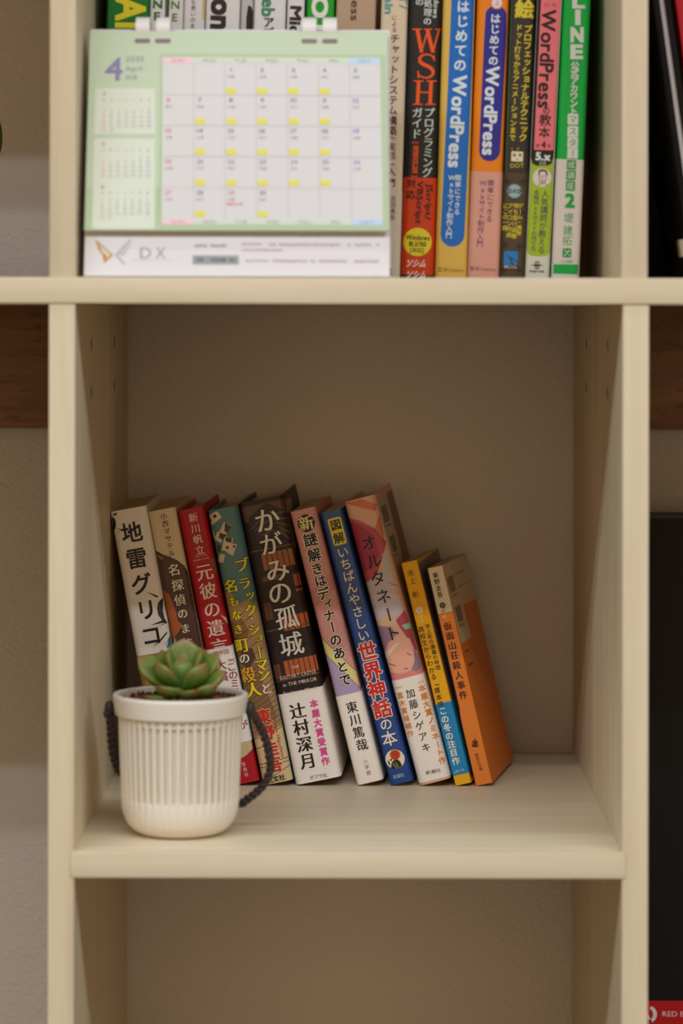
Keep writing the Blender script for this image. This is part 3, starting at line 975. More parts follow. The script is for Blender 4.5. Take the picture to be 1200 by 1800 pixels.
S.col('title_lettering', 'アプ', (470, 40), (469, 58), 20, (40, 26, 32), bold=0.02)
b = cut_top(503, 30.5, 'white manual with bold black letters, left of the bright green one', (216, 212, 212))
S = b.spine
S.run('title_lettering', 'Mic', (518, 12), (516, 60), 19, (44, 20, 30), bold=0.03)
b = cut_top(537, 49, 'bright green manual with rounded white letters, behind the calendar rings', (24, 150, 30))
S = b.spine
S.run('title_lettering', 'BOT', (561, -32), (559, 62), 26, (222, 222, 214), bold=0.04)
b = cut_top(589, 70, 'kraft brown manual with dark letters, right end of the books behind the calendar', (178, 150, 122))
S = b.spine
S.run('title_lettering', 'ress', (623, -14), (621, 39), 14, (70, 34, 34), bold=0.01)

# beige book
b = top_book('beige manual with a long dark red title, half hidden by the calendar', 668, 655, 47, (212, 194, 166), r=0.0025)
S = b.spine
S.run('title_lettering', 'T/', (707, -8), (706, 15), 13, (110, 150, 150), bold=0.02)
S.run('title_lettering', 'ain', (682, -8), (681, 25), 14, (84, 150, 158), bold=0.03)
S.col('title_lettering', 'による', (690.5, 31), (691, 52), 10, (130, 60, 50))
S.col('title_lettering', 'チャットシステム構築', (692, 68), (687.5, 230), 17.5, (74, 22, 28), bold=0.008)
S.col('title_lettering', '[実践]', (687.5, 243), (687, 288), 15.5, (110, 60, 55))
S.col('title_lettering', '入門', (687, 302), (686.5, 321), 15.5, (74, 22, 28), bold=0.01)
G = b.band(0.0004, b.vpx(684, 336), (208, 196, 176), e=0.0002)
G.col('author_lettering', '吉田真吾', (690, 349), (689, 382), 10.5, (130, 80, 76))
G.run('publisher_lettering', '1', (683, 478), (688, 478), 12, (70, 40, 110), bold=0.03)

# black and orange
b = top_book('black and orange manual with a big orange three-letter title and a yellow disc', 717, 704, 57.5, (34, 31, 29), r=0.0035, h=0.226)
S = b.spine
OR = (232, 84, 22)
def stroke(p, q, w0, w1=None):
    w1 = w0 if w1 is None else w1
    a, c = Vector(p), Vector(q)
    n = Vector((-(c - a).y, (c - a).x)).normalized()
    return [tuple(a + n * w0 / 2), tuple(c + n * w1 / 2), tuple(c - n * w1 / 2), tuple(a - n * w0 / 2)]
def bar(x0, x1, y, w=2.2):
    return [(x0, y - w / 2), (x1, y - w / 2), (x1, y + w / 2), (x0, y + w / 2)]
Wl = [stroke((731, 50), (739, 92), 6.5), stroke((738, 92), (750, 52), 3), stroke((749, 52), (759, 92), 6.5), stroke((758.5, 92), (770, 50), 3),
      bar(722.5, 739, 51), bar(743, 757, 51), bar(763, 775, 51)]
Hl = [stroke((734, 142), (732, 183), 6.5), stroke((756, 142), (754, 183), 6.5), bar(734, 755, 162, 2.6), bar(725, 743, 142), bar(748, 766, 142), bar(724, 741, 183), bar(746, 764, 183)]
sp = [(760, 103), (757, 97.5), (751, 95.5), (743, 95.5), (737, 99), (735, 105), (738, 110.5), (745, 114), (752, 117), (758, 121.5), (760, 127), (757, 133), (750, 136.5), (742, 136), (735.5, 133), (732.5, 127)]
sw = [2.4, 2.6, 3, 3.4, 5, 6, 6.4, 6.8, 6.8, 6.4, 5.6, 4.6, 3.4, 3, 2.6, 2.4]
Sl = [stroke(sp[i], sp[i + 1], sw[i], sw[i + 1]) for i in range(len(sp) - 1)]
Sl += [[(758.5, 97), (761.5, 97), (762.5, 107), (760.5, 107)], [(731.5, 124), (733.5, 124), (735.5, 137), (732, 137)]]
S.polys('title_lettering', Wl + Sl + Hl, OR, 3)
PALE = (206, 216, 208)
S.run('title_lettering', 'dows', (765, -2), (763, 31), 9, PALE, serif=True, bold=0.02)
S.col('title_lettering', '処理の', (750, 6), (749, 37), 15, PALE, serif=True, bold=0.02)
S.col('title_lettering', 'の', (735, 3), (735, 3), 15, PALE, serif=True, bold=0.02)
S.col('title_lettering', 'プログラミング', (753, 198), (749.5, 303), 19, PALE, serif=True, bold=0.02)
S.col('title_lettering', 'ガイド', (732, 198), (730.5, 235), 19, PALE, serif=True, bold=0.02)
S.col('title_lettering', '[増補改訂版]', (729.5, 251), (728, 309), 11, OR, bold=0.02)
G = b.band(0.0028, b.vpx(709, 311), (202, 58, 18), e=0.0002)
G.run('band_lettering', 'JScript/', (755, 318), (751, 391), 10, (40, 16, 10), bold=0.02)
G.run('band_lettering', 'VBScript', (738, 318), (734.5, 393), 10, (40, 16, 10), bold=0.02)
G.col('band_lettering', '対応', (722, 322), (721, 342), 16, (40, 16, 10), bold=0.02)
G.disc('band_disc', (733, 425), 25, (222, 204, 40), 2)
G.run('band_lettering', 'Windows', (713, 416.5), (754.5, 418), 8.5, (40, 30, 16), 3, bold=0.02)
G.run('band_lettering', '8.1/10', (718, 428), (748, 429), 8, (40, 30, 16), 3, bold=0.02)
G.run('band_lettering', '[対応]', (720, 439), (744, 440), 7.5, (40, 30, 16), 3, bold=0.01)
G.run('publisher_mark', 'ソシム', (713, 462), (749, 463), 12.5, (226, 214, 200), 3, bold=0.03, shear=0.35)
S.run('publisher_mark', 'ソシム', (713, 482), (749, 483), 12.5, (226, 214, 200), 3, bold=0.03, shear=0.35)

def capsule(S, name, pts, col, layer):
    return S.poly(name, pts, col, layer)

# yellow and blue
b = top_book('yellow manual with a long blue capsule and white title', 776.5, 763.5, 56.5, (216, 178, 82), r=0.003, h=0.235)
S = b.spine
arc = [(794.5 + 21 * math.cos(math.radians(a)), 412 + 21 * math.sin(math.radians(a))) for a in range(0, 181, 15)]
S.poly('title_panel', [(792, -40), (832.5, -40), (831, 0), (826, 160)] + arc + [(785, 160), (791, 0)], (12, 104, 190), 1)
WB = (214, 224, 232)
S.col('title_lettering', 'はじめての', (811.5, 11), (806.5, 114), 23, WB, bold=0.025)
S.run('title_lettering', 'WordPress', (807, 132), (798, 293), 23, WB, bold=0.03)
S.col('title_lettering', '簡単にできる', (804, 312), (802, 372), 11.5, WB, bold=0.012)
S.col('title_lettering', 'Webサイト制作入門', (793, 312), (788, 413), 12, WB, bold=0.012)
S.lines('publisher_mark', [((769, 471), (776, 471)), ((769, 475.5), (776, 475.5))], 1.8, (120, 70, 30), 3)
S.run('publisher_lettering', 'SB Creative', (779, 473), (814, 474.5), 6, (140, 96, 40))

# orange and pink
b = top_book('orange and salmon manual with a dark blue capsule and white title', 837, 821, 55.5, (230, 130, 24), r=0.003, h=0.235)
S = b.spine
G = b.band(0.0004, b.vpx(826, 300), (212, 154, 138), e=0.0002, name='lower_panel')
arc = [(859 + 18.5 * math.cos(math.radians(a)), 264 + 18.5 * math.sin(math.radians(a))) for a in range(0, 181, 15)]
arc2 = [(869.5 - 18.5 * math.cos(math.radians(a)), 26 - 17 * math.sin(math.radians(a))) for a in range(0, 181, 15)]
S.poly('title_panel', arc + [(849, 60)] + arc2 + [(888, 60)], (36, 40, 140), 1)
S.disc('title_badge', (871, 4), 11.5, (230, 130, 24), 2)
S.disc('title_badge', (871, 4.5), 9, (228, 216, 216), 3)
S.col('title_lettering', 'ぶ', (871, 5), (871, 5), 10, (90, 70, 130), 4)
S.col('title_lettering', 'はじめての', (868.5, 32), (865, 106), 18, WB, bold=0.025)
S.run('title_lettering', 'WordPress', (864.5, 116), (857.5, 271), 22, WB, bold=0.03)
PU = (92, 64, 124)
G.col('title_lettering', '簡単にできる', (861.5, 321), (859, 384), 12, PU)
G.col('title_lettering', 'Webサイト制作入門', (848, 321), (842.5, 428), 12.5, PU)
G.lines('publisher_mark', [((826, 469), (832, 469)), ((826, 473), (832, 473))], 1.8, (110, 50, 60), 3)
G.run('publisher_lettering', 'SB Creative', (835, 471), (869, 473), 6, (130, 80, 80))

# dark pixel-art book
b = top_book('narrow black manual with crowded yellow lettering and a pale blue disc', 895, 878, 42.5, (52, 46, 42), r=0.0025)
S = b.spine
S.lines('cover_edge', [((897.5, -20), (883, 480)), ((939, -20), (922, 480))], 1.3, (50, 120, 60), 2)
YW = (214, 196, 50)
S.col('title_lettering', '絵', (920, 15), (920, 15), 35, YW, bold=0.03)
S.col('title_lettering', 'プロフェッショナルテクニック', (926, 50), (917.5, 241), 15.5, YW, bold=0.022)
S.col('title_lettering', 'ドット打ちからアニメーションまで', (910, 48), (899, 241), 12.5, YW, bold=0.02)
G = b.band(0.0004, b.vpx(885, 302), (74, 60, 42), e=0.0002, name='lower_panel')
sx_ = []
for cx, cy in ((891, 318), (918, 318), (887, 430), (912, 432), (885, 474), (911, 474), (888, 372), (916, 372)):
    sx_.append([(cx, cy - 8), (cx + 2.5, cy - 2.5), (cx + 8, cy), (cx + 2.5, cy + 2.5), (cx, cy + 8), (cx - 2.5, cy + 2.5), (cx - 8, cy), (cx - 2.5, cy - 2.5)])
G.polys('star_pattern', sx_, (46, 40, 40), 1)
S.rrect('robot_mark', (907.5, 274), 21, 18, 2, (222, 206, 130), 2)
S.rrect('robot_mark', (907.5, 274), 18, 15, 1.5, (222, 214, 200), 3)
S.polys('robot_mark', [[(900, 269), (905, 269), (905, 274), (900, 274)], [(910, 269), (915, 269), (915, 274), (910, 274)], [(906, 278), (909, 278), (909, 280), (906, 280)]], (150, 110, 70), 4)
S.lines('robot_mark', [((898, 258), (899, 264)), ((907, 258), (909, 263)), ((911, 258), (909, 263))], 1, (170, 150, 90), 3)
S.run('title_lettering', 'DOT', (896, 290), (919, 290), 7.5, (178, 164, 60), bold=0.02)
G.disc('compact_disc_print', (903, 335), 12.5, (120, 160, 180), 2)
G.disc('compact_disc_print', (903, 335), 9.5, (150, 186, 186), 3)
G.disc('compact_disc_print', (903, 335), 3, (200, 210, 210), 4)
G.run('band_lettering', 'CD-ROM', (888, 334.5), (918, 335.5), 7, (60, 40, 50), 5, bold=0.02, outline=((150, 150, 150), 0.06))
G.col('band_lettering', 'ゲーム・携帯', (914, 361), (911, 409), 9.5, YW, bold=0.012)
G.col('band_lettering', '待ち受け画像', (906, 361), (902.5, 414), 10, YW, bold=0.012)
G.col('band_lettering', 'アイコン作成', (896.5, 361), (893.5, 412), 10, YW, bold=0.012)
G.col('band_lettering', 'にこの一冊', (888, 361), (886, 400), 10, YW, bold=0.012)
G.rrect('publisher_mark', (897, 453), 24.5, 25, 4, (30, 120, 196), 2)
G.polys('publisher_mark', [[(888, 446), (909, 458), (909, 460), (898, 454), (902, 465), (899, 465), (895.5, 454)]], (60, 54, 44), 3)
G.run('publisher_lettering', '秀和システム', (885, 468), (908, 469), 4.5, (206, 200, 190), bold=0.02)

# pink / lime book
b = top_book('pink and lime green manual with a black title and a small round portrait', 943, 922, 43, (206, 208, 196), r=0.0022)
S = b.spine
S.poly('title_border', [(945.5, -60), (985, -60), (983, 0), (971.5, 276), (968, 286), (962, 290), (941, 290), (934, 286), (932, 276), (943.5, 0)], (34, 26, 28), 1)
S.poly('title_panel', [(950, -60), (985, -60), (983, 0), (971, 263), (937, 262), (948.5, 0)], (230, 116, 124), 2)
arc = [(955.5 + 11 * math.cos(math.radians(a)), 437 + 12 * math.sin(math.radians(a))) for a in range(0, 91, 15)]
arc += [(936 + 11 * math.cos(math.radians(a)), 437 + 12 * math.sin(math.radians(a))) for a in range(90, 181, 15)]
S.poly('lime_panel', [(971, 282), (970, 320)] + arc + [(931, 320), (932.5, 282)], (156, 184, 40), 0.6)
S.col('title_lettering', 'いん', (959, 7), (972, 7), 10, (90, 40, 50), 4)
S.run('title_lettering', 'WordPress', (963, 16), (955.5, 188), 24, (36, 22, 28), 4, bold=0.02)
S.col('title_lettering', 'の教本', (958, 194), (955, 232), 20, (36, 22, 28), 4, sizes=[14, 22, 21], bold=0.012, pts=[(958.5, 193), (956.5, 210), (955, 232)])
S.run('title_lettering', '4', (950, 253), (957.5, 253.5), 12, (36, 22, 28), 4, bold=0.02)
S.col('title_lettering', '第', (943.5, 255), (943.5, 255), 7, (90, 40, 50), 4)
S.col('title_lettering', '版', (963.5, 255.5), (963.5, 255.5), 7, (90, 40, 50), 4)
S.run('title_lettering', '5.x', (940.5, 273), (965.5, 274.5), 13, (214, 224, 218), 4, bold=0.04)
S.run('title_lettering', '対応', (946, 286), (959, 286), 6, (200, 206, 200), 4)
S.disc('portrait_print', (951.5, 311), 16.5, (216, 206, 198), 2)
S.polys('portrait_print', [[(945, 307), (945, 299), (949, 296.5), (955, 296.5), (960, 299), (961.5, 306), (959, 309), (957.5, 301), (952, 300), (948, 301), (946.5, 308)]], (92, 66, 66), 3)
S.lines('portrait_print', [((946, 308), (947.5, 318)), ((947.5, 318), (951.5, 323)), ((951.5, 323), (956, 319)), ((956, 319), (959, 309)), ((948, 308), (951, 308)), ((953.5, 308), (957, 308)), ((950, 316), (955, 316)), ((950, 318.5), (954, 318.5)), ((952, 309), (951.5, 313)), ((944, 326), (948, 321)), ((956, 321), (961, 325))], 1.1, (110, 78, 78), 4)
NV = (66, 60, 84)
S.col('band_lettering', '人気講師が教える', (957, 340), (950.5, 438), 14.5, NV)
S.col('band_lettering', '本格Webサイトの作り方', (942, 337), (936.5, 437), 10.5, NV)
S.polys('publisher_mark', [[(932, 465), (941, 463.5), (945, 463.5), (955, 465), (945, 466.5), (941, 466.5)]], (60, 34, 40), 3)
S.lines('publisher_mark', [((940, 459), (940, 471)), ((946.5, 459), (946.5, 471)), ((940, 459), (946.5, 459)), ((940, 471), (946.5, 471)), ((943, 459), (943, 471))], 1.2, (70, 44, 50), 4)
S.run('publisher_lettering', 'impress', (930, 475), (956, 475.5), 4, (70, 34, 44), bold=0.02)

# green LINE book
b = top_book('bright green and white manual with rounded white capitals, rightmost of the upright row', 988, 969, 48, (8, 170, 66), r=0.0025)
S = b.spine
LW = (216, 216, 208)
S.run('title_lettering', 'L', (1005, 1), (1024, 1), 22, LW, bold=0.05)
S.run('title_lettering', 'I', (1010.5, 29), (1016, 29), 24, LW, bold=0.05)
S.run('title_lettering', 'N', (1002, 59.5), (1022, 59.5), 24, LW, bold=0.05)
S.run('title_lettering', 'E', (1002.5, 89.5), (1020.5, 89.5), 23, LW, bold=0.05)
S.col('title_lettering', '公式アカウント', (1008.5, 114), (1006, 194), 15, LW, bold=0.03)
GR = (20, 150, 66)
for ch, y in (('マ', 208), ('ス', 229.5), ('タ', 249.5), ('ー', 268.5)):
    S.rrect('letter_tile', (1006.5 - y * 0.006, y), 18.5, 19.5, 2.5, LW, 2)
    S.col('title_lettering', ch, (1006.5 - y * 0.006, y), (1006, y), 15, GR, 3)
S.rrect('letter_tile', (1004, 281), 18, 8, 1.5, LW, 2)
G = b.band(0.0006, b.vpx(980, 278), (214, 206, 200), e=0.0002, name='lower_panel')
for ch, y in (('成', 288.5), ('講', 307), ('座', 325.5)):
    x = 1003 - (y - 288) * 0.045
    G.rrect('letter_tile', (x, y), 16.5, 17, 2, GR, 2)
    G.col('title_lettering', ch, (x, y), (x, y), 13.5, LW, 3)
G.run('title_lettering', '2', (993, 351), (1008, 351.5), 23, (10, 164, 66), bold=0.04)
G.col('author_lettering', '堤', (998.5, 382), (998.5, 382), 18, (70, 168, 100))
G.col('author_lettering', '建拓', (997, 404), (996, 422), 18, (70, 168, 100))
G.rrect('publisher_mark', (995.5, 443), 15.5, 16, 1, (10, 150, 66), 2)
G.lines('publisher_mark', [((990, 449), (1001, 438)), ((991, 437), (994, 441)), ((998, 446), (1001, 449)), ((995, 441), (999, 441))], 1.4, LW, 3)
G.run('publisher_lettering', 'つた書房', (984, 458), (1006, 458.5), 4.5, (90, 150, 100))
G.poly('green_stripe', [(966, 463), (1022, 463.5), (1022, 481), (966, 479.5)], (10, 166, 66), 1)

# ------------------------------------------------------------------ desk calendar
cal_org = at_depth(147, 487, 0.008)
cal = thing('desk_calendar', 'green and white desk calendar showing April, standing on the long shelf', 'calendar', (cal_org.x, 0.008, Z_MID_T))
CW = 0.176
tilt = math.atan2(0.043, 0.147)
CU, CV = Vector((1, 0, 0)), Vector((0, math.sin(tilt), math.cos(tilt)))
CN = Vector((0, -math.cos(tilt), math.sin(tilt)))
CL = 0.152
def sheet(name, o, ux, vy, n, w, h, th, m, parent, bev=0.0):
    bm = bmesh.new()
    add_box(bm, 0, w, 0, h, -th, 0, bev)
    for v in bm.verts:
        v.co = o + ux * v.co.x + vy * v.co.y + n * v.co.z
    return from_bm(name, bm, m, parent)
o0 = Vector((0, 0.0, 0.0008))
stand = sheet('stand', o0, CU, CV, CN, CW, CL, 0.0016, mat((216, 212, 214), 0.5), cal)
apex = o0 + CV * CL
back_v = (Vector((0, 0.092, 0.0008)) - apex)
bl = back_v.length; back_v.normalize()
bn = CU.cross(back_v).normalized()
leg = sheet('stand_leg', apex + back_v * bl * 0.0 + Vector((0, 0.0022, 0)), CU, back_v, bn if bn.y > 0 else -bn, CW, bl - 0.0006, 0.0014, mat((120, 96, 92), 0.6), cal)
box_obj('stand_base', 0.002, CW - 0.002, 0.004, 0.088, 0.0002, 0.0012, mat((120, 96, 92), 0.6), cal, 0)
MW = Matrix.Translation(cal.location)
SB = Surf(stand, o0, CU, CV, CN, CW, CL, MW)
# the leaf hangs from the rings, proud of the stand
tmp = Surf(None, o0 + CN * 0.0052, CU, CV, CN, CW, CL, MW)
vb_, vt_ = tmp.uv(300, 406).y, tmp.uv(300, 56).y
page = sheet('page', o0 + CN * 0.0052 + CV * vb_ + CU * 0.0, CU, CV, CN, CW - 0.0013, vt_ - vb_, 0.0026, mat((190, 205, 174), 0.5), cal)
P = Surf(page, o0 + CN * 0.0052 + CV * vb_, CU, CV, CN, CW, vt_ - vb_, MW)
WH = (214, 211, 211)
# green shading of the printed picture: bands of slightly different greens
P.poly('page_art', [(149, 330), (279, 330), (277, 404), (147, 404)], (180, 200, 162), 1)
P.poly('page_art', [(279, 96), (676, 96), (683, 404), (277, 404)], (178, 196, 158), 1)
P.poly('grid_panel', [(284, 102), (666, 102), (672, 395), (284, 394)], WH, 2)
P.poly('mini_months_panel', [(166, 157), (271, 157), (271, 238), (164, 238)], (214, 220, 202), 2)
P.poly('mini_months_panel', [(164, 246), (271, 246), (271, 404), (161, 404)], (214, 220, 202), 2)
def gx(i, y): return 284 + (i * 54.65) + (y - 102) * 0.0205 * i / 7
rows_y = [115, 168, 222, 276, 331, 386]
heads = ['SUN', 'MON', 'TUE', 'WED', 'THU', 'FRI', 'SAT']
hc = [(234, 202, 210), (208, 216, 200), (208, 216, 200), (208, 216, 200), (208, 216, 200), (208, 216, 200), (190, 212, 232)]
tcol = [(226, 120, 130), (150, 146, 150), (150, 146, 150), (150, 146, 150), (150, 146, 150), (150, 146, 150), (120, 150, 206)]
for y0, y1 in ((102, 113), (386, 396)):
    for i in range(7):
        P.poly('week_header', [(gx(i, y0), y0), (gx(i + 1, y0) - 0.5, y0), (gx(i + 1, y1) - 0.5, y1), (gx(i, y1), y1)], hc[i], 3)
        xc = (gx(i, y0) + gx(i + 1, y0)) / 2
        P.run('week_lettering', heads[i], (xc - 11, (y0 + y1) / 2), (xc + 11, (y0 + y1) / 2 + 0.3), 6, tcol[i], 4)
P.lines('grid_lines', [((gx(i, 113), 113), (gx(i, 386), 386)) for i in range(1, 7)] + [((284, y), (670, y + 1)) for y in rows_y[1:5]], 0.9, (186, 180, 182), 3)
marks, reds, blues, greys = [], [], [], []
rok = ['先勝', '友引', '先負', '仏滅', '大安', '赤口']
for dday in range(1, 31):
    k = dday + 1
    r, c = k // 7, k % 7
    x = gx(c, rows_y[r]) + 10
    y = rows_y[r] + 9
    colr = (226, 96, 110) if (c == 0 or dday == 29) else ((110, 120, 200) if c == 6 else (128, 108, 118))
    s_ = str(dday)
    P.run('date_lettering', s_, (x - 2.5 * len(s_), y), (x + 2.5 * len(s_) + 1.5, y), 8, colr, 4)
    P.run('date_lettering', rok[(dday + 1) % 6], (x - 5, y + 12), (x + 8, y + 12), 5, (170, 150, 158), 4)
    if 1 <= c <= 5 and dday != 29:
        yy = rows_y[r] + 46
        marks.append([(x - 8, yy - 5), (x + 10, yy - 5), (x + 10, yy + 5), (x - 8, yy + 5)])
    if dday == 29:
        P.run('date_lettering', '昭和の日', (x - 7, y + 20), (x + 22, y + 20), 5, (226, 96, 110), 4)
P.polys('yellow_marks', marks, (224, 216, 84), 4)
PG = (132, 124, 168)
P.run('month_lettering', '4', (184, 123), (213, 123), 41, PG, 3, bold=0.012)
P.run('month_lettering', '2025', (219, 105), (251, 105), 9, (150, 150, 166), 3)
P.run('month_lettering', 'April', (219, 122), (248, 122), 9, (150, 150, 166), 3)
P.run('month_lettering', '卯月', (219, 138), (240, 138), 8, (150, 150, 166), 3)
def mini(x0, y0, month, first, days, dx=13.2, dy=8.0):
    red, blue, grey = [], [], []
    P.run('mini_month_lettering', str(month), (x0 - 2, y0), (x0 + 3, y0), 7, (130, 120, 130), 4)
    for i, hch in enumerate('SMTWTFS'):
        P.run('mini_month_lettering', hch, (x0 + i * dx - 2, y0 + 11), (x0 + i * dx + 2, y0 + 11), 5, (224, 150, 140) if i == 0 else ((150, 160, 206) if i == 6 else (176, 180, 172)), 4)
    for dday in range(1, days + 1):
        k = dday - 1 + first
        r, c = k // 7, k % 7
        x, y = x0 + c * dx, y0 + 24 + r * dy
        s_ = str(dday)
        P.run('mini_month_lettering', s_, (x - 2.1 * len(s_), y), (x + 2.1 * len(s_), y), 5, (226, 170, 150) if c == 0 else ((172, 178, 206) if c == 6 else (184, 188, 178)), 4)
mini(181, 167, 3, 6, 31)
mini(180, 255, 5, 4, 31)
mini(179, 330, 6, 0, 30, dy=7.6)
# the foot of the stand: logo and address lines
gold, silv = (190, 150, 80), (176, 166, 178)
SB.polys('logo', [[(166, 421), (199, 450), (183, 465), (179, 450), (172, 440)]], gold, 1)
SB.polys('logo', [[(174, 432), (193, 450), (184, 458), (181, 446)]], (214, 212, 200), 2)
SB.polys('logo', [[(181, 446), (188, 452), (183, 463)]], (180, 136, 60), 3)
SB.lines('logo', [((230, 423), (203, 450)), ((203, 450), (219, 466))], 3.4, silv, 1)
SB.lines('logo', [((228, 434), (208, 450)), ((223, 443), (212, 452))], 2.2, silv, 1)
SB.run('logo_lettering', 'D', (246, 446), (265, 446), 20, (160, 150, 162), 1, serif=True, bold=0.01)
SB.run('logo_lettering', 'X', (273, 446), (290, 446), 20, (160, 150, 162), 1, serif=True, bold=0.01)
SB.lines('logo_line', [((233, 459), (300, 459))], 0.9, (196, 188, 196), 1)
# the small lines are too blurred to read: rows of letter-sized strokes
AD = (182, 150, 172)
rt = random.Random(11)
def blur_line(name, x0, x1, y, hgt, colr, layer=1, gap=0.12):
    segs, x = [], x0
    while x < x1:
        w = rt.uniform(3.0, 6.5)
        if rt.random() > gap:
            segs.append(((x, y + rt.uniform(-0.8, 0.8)), (min(x + w, x1), y + rt.uniform(-0.8, 0.8))))
        x += w + rt.uniform(0.8, 1.8)
    SB.lines(name, segs, hgt, colr, layer)
blur_line('company_lettering', 342, 398, 433, 5, (160, 140, 156))
SB.poly('grey_panel', [(338, 450), (419, 450), (419, 466), (338, 466)], (150, 150, 152), 1)
blur_line('panel_lettering', 345, 412, 458, 5, (100, 94, 102), 2)
blur_line('address_lettering', 424, 465, 430, 3.4, AD)
blur_line('address_lettering', 472, 665, 430.5, 4.2, AD)
blur_line('address_lettering', 425, 496, 440.5, 3.2, AD)
blur_line('address_lettering', 431, 474, 459, 3.4, AD)
blur_line('address_lettering', 479, 665, 459.3, 4.2, AD)
# rings
for px in (248.5, 284.5, 541.5, 577.5):
    q = P.uv(px, 70)
    bm = bmesh.new()
    n = 28
    wd = 0.0041
    c = o0 + CV * (CL - 0.0005) + Vector((0, 0.0008, 0))
    ro, ri = 0.0078, 0.0064
    rg = []
    for i in range(n):
        a = 2 * math.pi * i / n
        dz, dy = math.cos(a), math.sin(a)
        ks = []
        for rad, sx in ((ro, -1), (ro, 1), (ri, 1), (ri, -1)):
            ks.append(bm.verts.new((q.x + sx * wd, c.y + dy * rad * 0.9, c.z + dz * rad)))
        rg.append(ks)
    for i in range(n):
        for k in range(4):
            bm.faces.new((rg[i][k], rg[i][(k + 1) % 4], rg[(i + 1) % n][(k + 1) % 4], rg[(i + 1) % n][k]))
    bmesh.ops.recalc_face_normals(bm, faces=bm.faces[:])
    o = from_bm('binding_ring', bm, mat((228, 224, 220), 0.35), cal)
    smooth_angle(o, 40)
    P.emit('ring_hole', [(rr(q.x - 0.0045, q.x + 0.0045, vt_ - vb_ - 0.0075, vt_ - vb_ - 0.0048, 0.0008), [tuple(range(28))])], (128, 112, 110), 3)

# ------------------------------------------------------------------ potted succulent
PX, PY = -0.1053, 0.0625
plant = thing('potted_succulent', 'green rosette succulent in a ribbed white pot with dark rope handles', 'plant', (PX, PY, Z0 + 0.0002))
POT = mat((230, 224, 212), 0.42, spec=0.4)
NR = 46
SUB = 8
def pot_r(z, rib):
    """outer radius at height z (mm); rib: 1 on a rib, 0 in a groove"""
    if z < 22:
        k = max(0.0, (22 - z) / 22)
        base = 35.0 - 15.0 * (1 - math.sqrt(max(0.0, 1 - k ** 2.3)))
    else:
        base = 35.0 + (z - 22) / 48 * 1.8
    g = 0.0
    if 21.5 < z < 70.6: g = 4.0
    elif 8 < z <= 21.5: g = 0.5 * (z - 8) / 13.5
    return base - g * (1 - rib)
zs = [0, 0.5, 1.2, 2.4, 4, 6, 8, 10.5, 13, 16, 19, 21.4, 21.6, 30, 40, 50, 60, 70.5]
prof_bits = [1, 1, 1, 1, 0, 0, 0, 0]
bm = bmesh.new()
NPH = NR * SUB
rings = []
for z in zs:
    ring = []
    for k in range(NPH):
        ph = 2 * math.pi * k / NPH
        sub = k % SUB
        rib = (1.0, 1.0, 1.0, 1.0, 0.0, 0.0, 0.0, 0.0)[sub]
        w = {0: 0.15, 3: -0.15, 4: -0.75, 7: 0.75}.get(sub, 0) * 2 * math.pi / NPH
        r = pot_r(z, rib) * 0.001
        if sub in (0, 3): r -= 0.0003
        ring.append(bm.verts.new((r * math.sin(ph + w), -r * math.cos(ph + w), z * 0.001)))
    rings.append(ring)
for i in range(len(zs) - 1):
    for k in range(NPH):
        j = (k + 1) % NPH
        bm.faces.new((rings[i][k], rings[i][j], rings[i + 1][j], rings[i + 1][k]))
bm.faces.new(rings[0][::-1])
# rim band and inside, round
def circ(r, z): return [bm.verts.new((r * 0.001 * math.sin(2 * math.pi * k / NPH), -r * 0.001 * math.cos(2 * math.pi * k / NPH), z * 0.001)) for k in range(NPH)]
rim = [circ(33.5, 70.5), circ(37.9, 70.5), circ(38.6, 71.0), circ(40.1, 80.6), circ(40.2, 81.8), circ(39.6, 82.7), circ(37.8, 82.9), circ(36.9, 82.2), circ(36.0, 76), circ(35.0, 66)]
for i in range(len(rim) - 1):
    for k in range(NPH):
        j = (k + 1) % NPH
        bm.faces.new((rim[i][k], rim[i][j], rim[i + 1][j], rim[i + 1][k]))
bmesh.ops.recalc_face_normals(bm, faces=bm.faces[:])
pot = from_bm('pot', bm, POT, plant)
smooth_angle(pot, 40)

# soil: an uneven disc of crumbs
def soil_mat():
    m, nt, b_ = node_mat('dark_soil')
    tc = nt.nodes.new('ShaderNodeTexCoord')
    n = nt.nodes.new('ShaderNodeTexNoise'); n.inputs['Scale'].default_value = 260
    nt.links.new(tc.outputs['Object'], n.inputs['Vector'])
    r = nt.nodes.new('ShaderNodeValToRGB')
    r.color_ramp.elements[0].color = lin((54, 26, 20)); r.color_ramp.elements[1].color = lin((128, 74, 50))
    r.color_ramp.elements[0].position = 0.35; r.color_ramp.elements[1].position = 0.68
    nt.links.new(n.outputs['Fac'], r.inputs['Fac'])
    nt.links.new(r.outputs['Color'], b_.inputs['Base Color'])
    b_.inputs['Roughness'].default_value = 0.95
    return m
bm = bmesh.new()
rnd = random.Random(3)
cen = bm.verts.new((0, 0, 0.0795))
pr = None
for i in range(1, 9):
    r = 0.0358 * i / 8
    cur = [bm.verts.new((r * math.sin(2 * math.pi * k / 40), r * math.cos(2 * math.pi * k / 40), 0.0785 + rnd.uniform(-0.0015, 0.0015) - (0.002 if i == 8 else 0))) for k in range(40)]
    for k in range(40):
        j = (k + 1) % 40
        if pr is None: bm.faces.new((cen, cur[j], cur[k]))
        else: bm.faces.new((pr[k], pr[j], cur[j], cur[k]))
    pr = cur
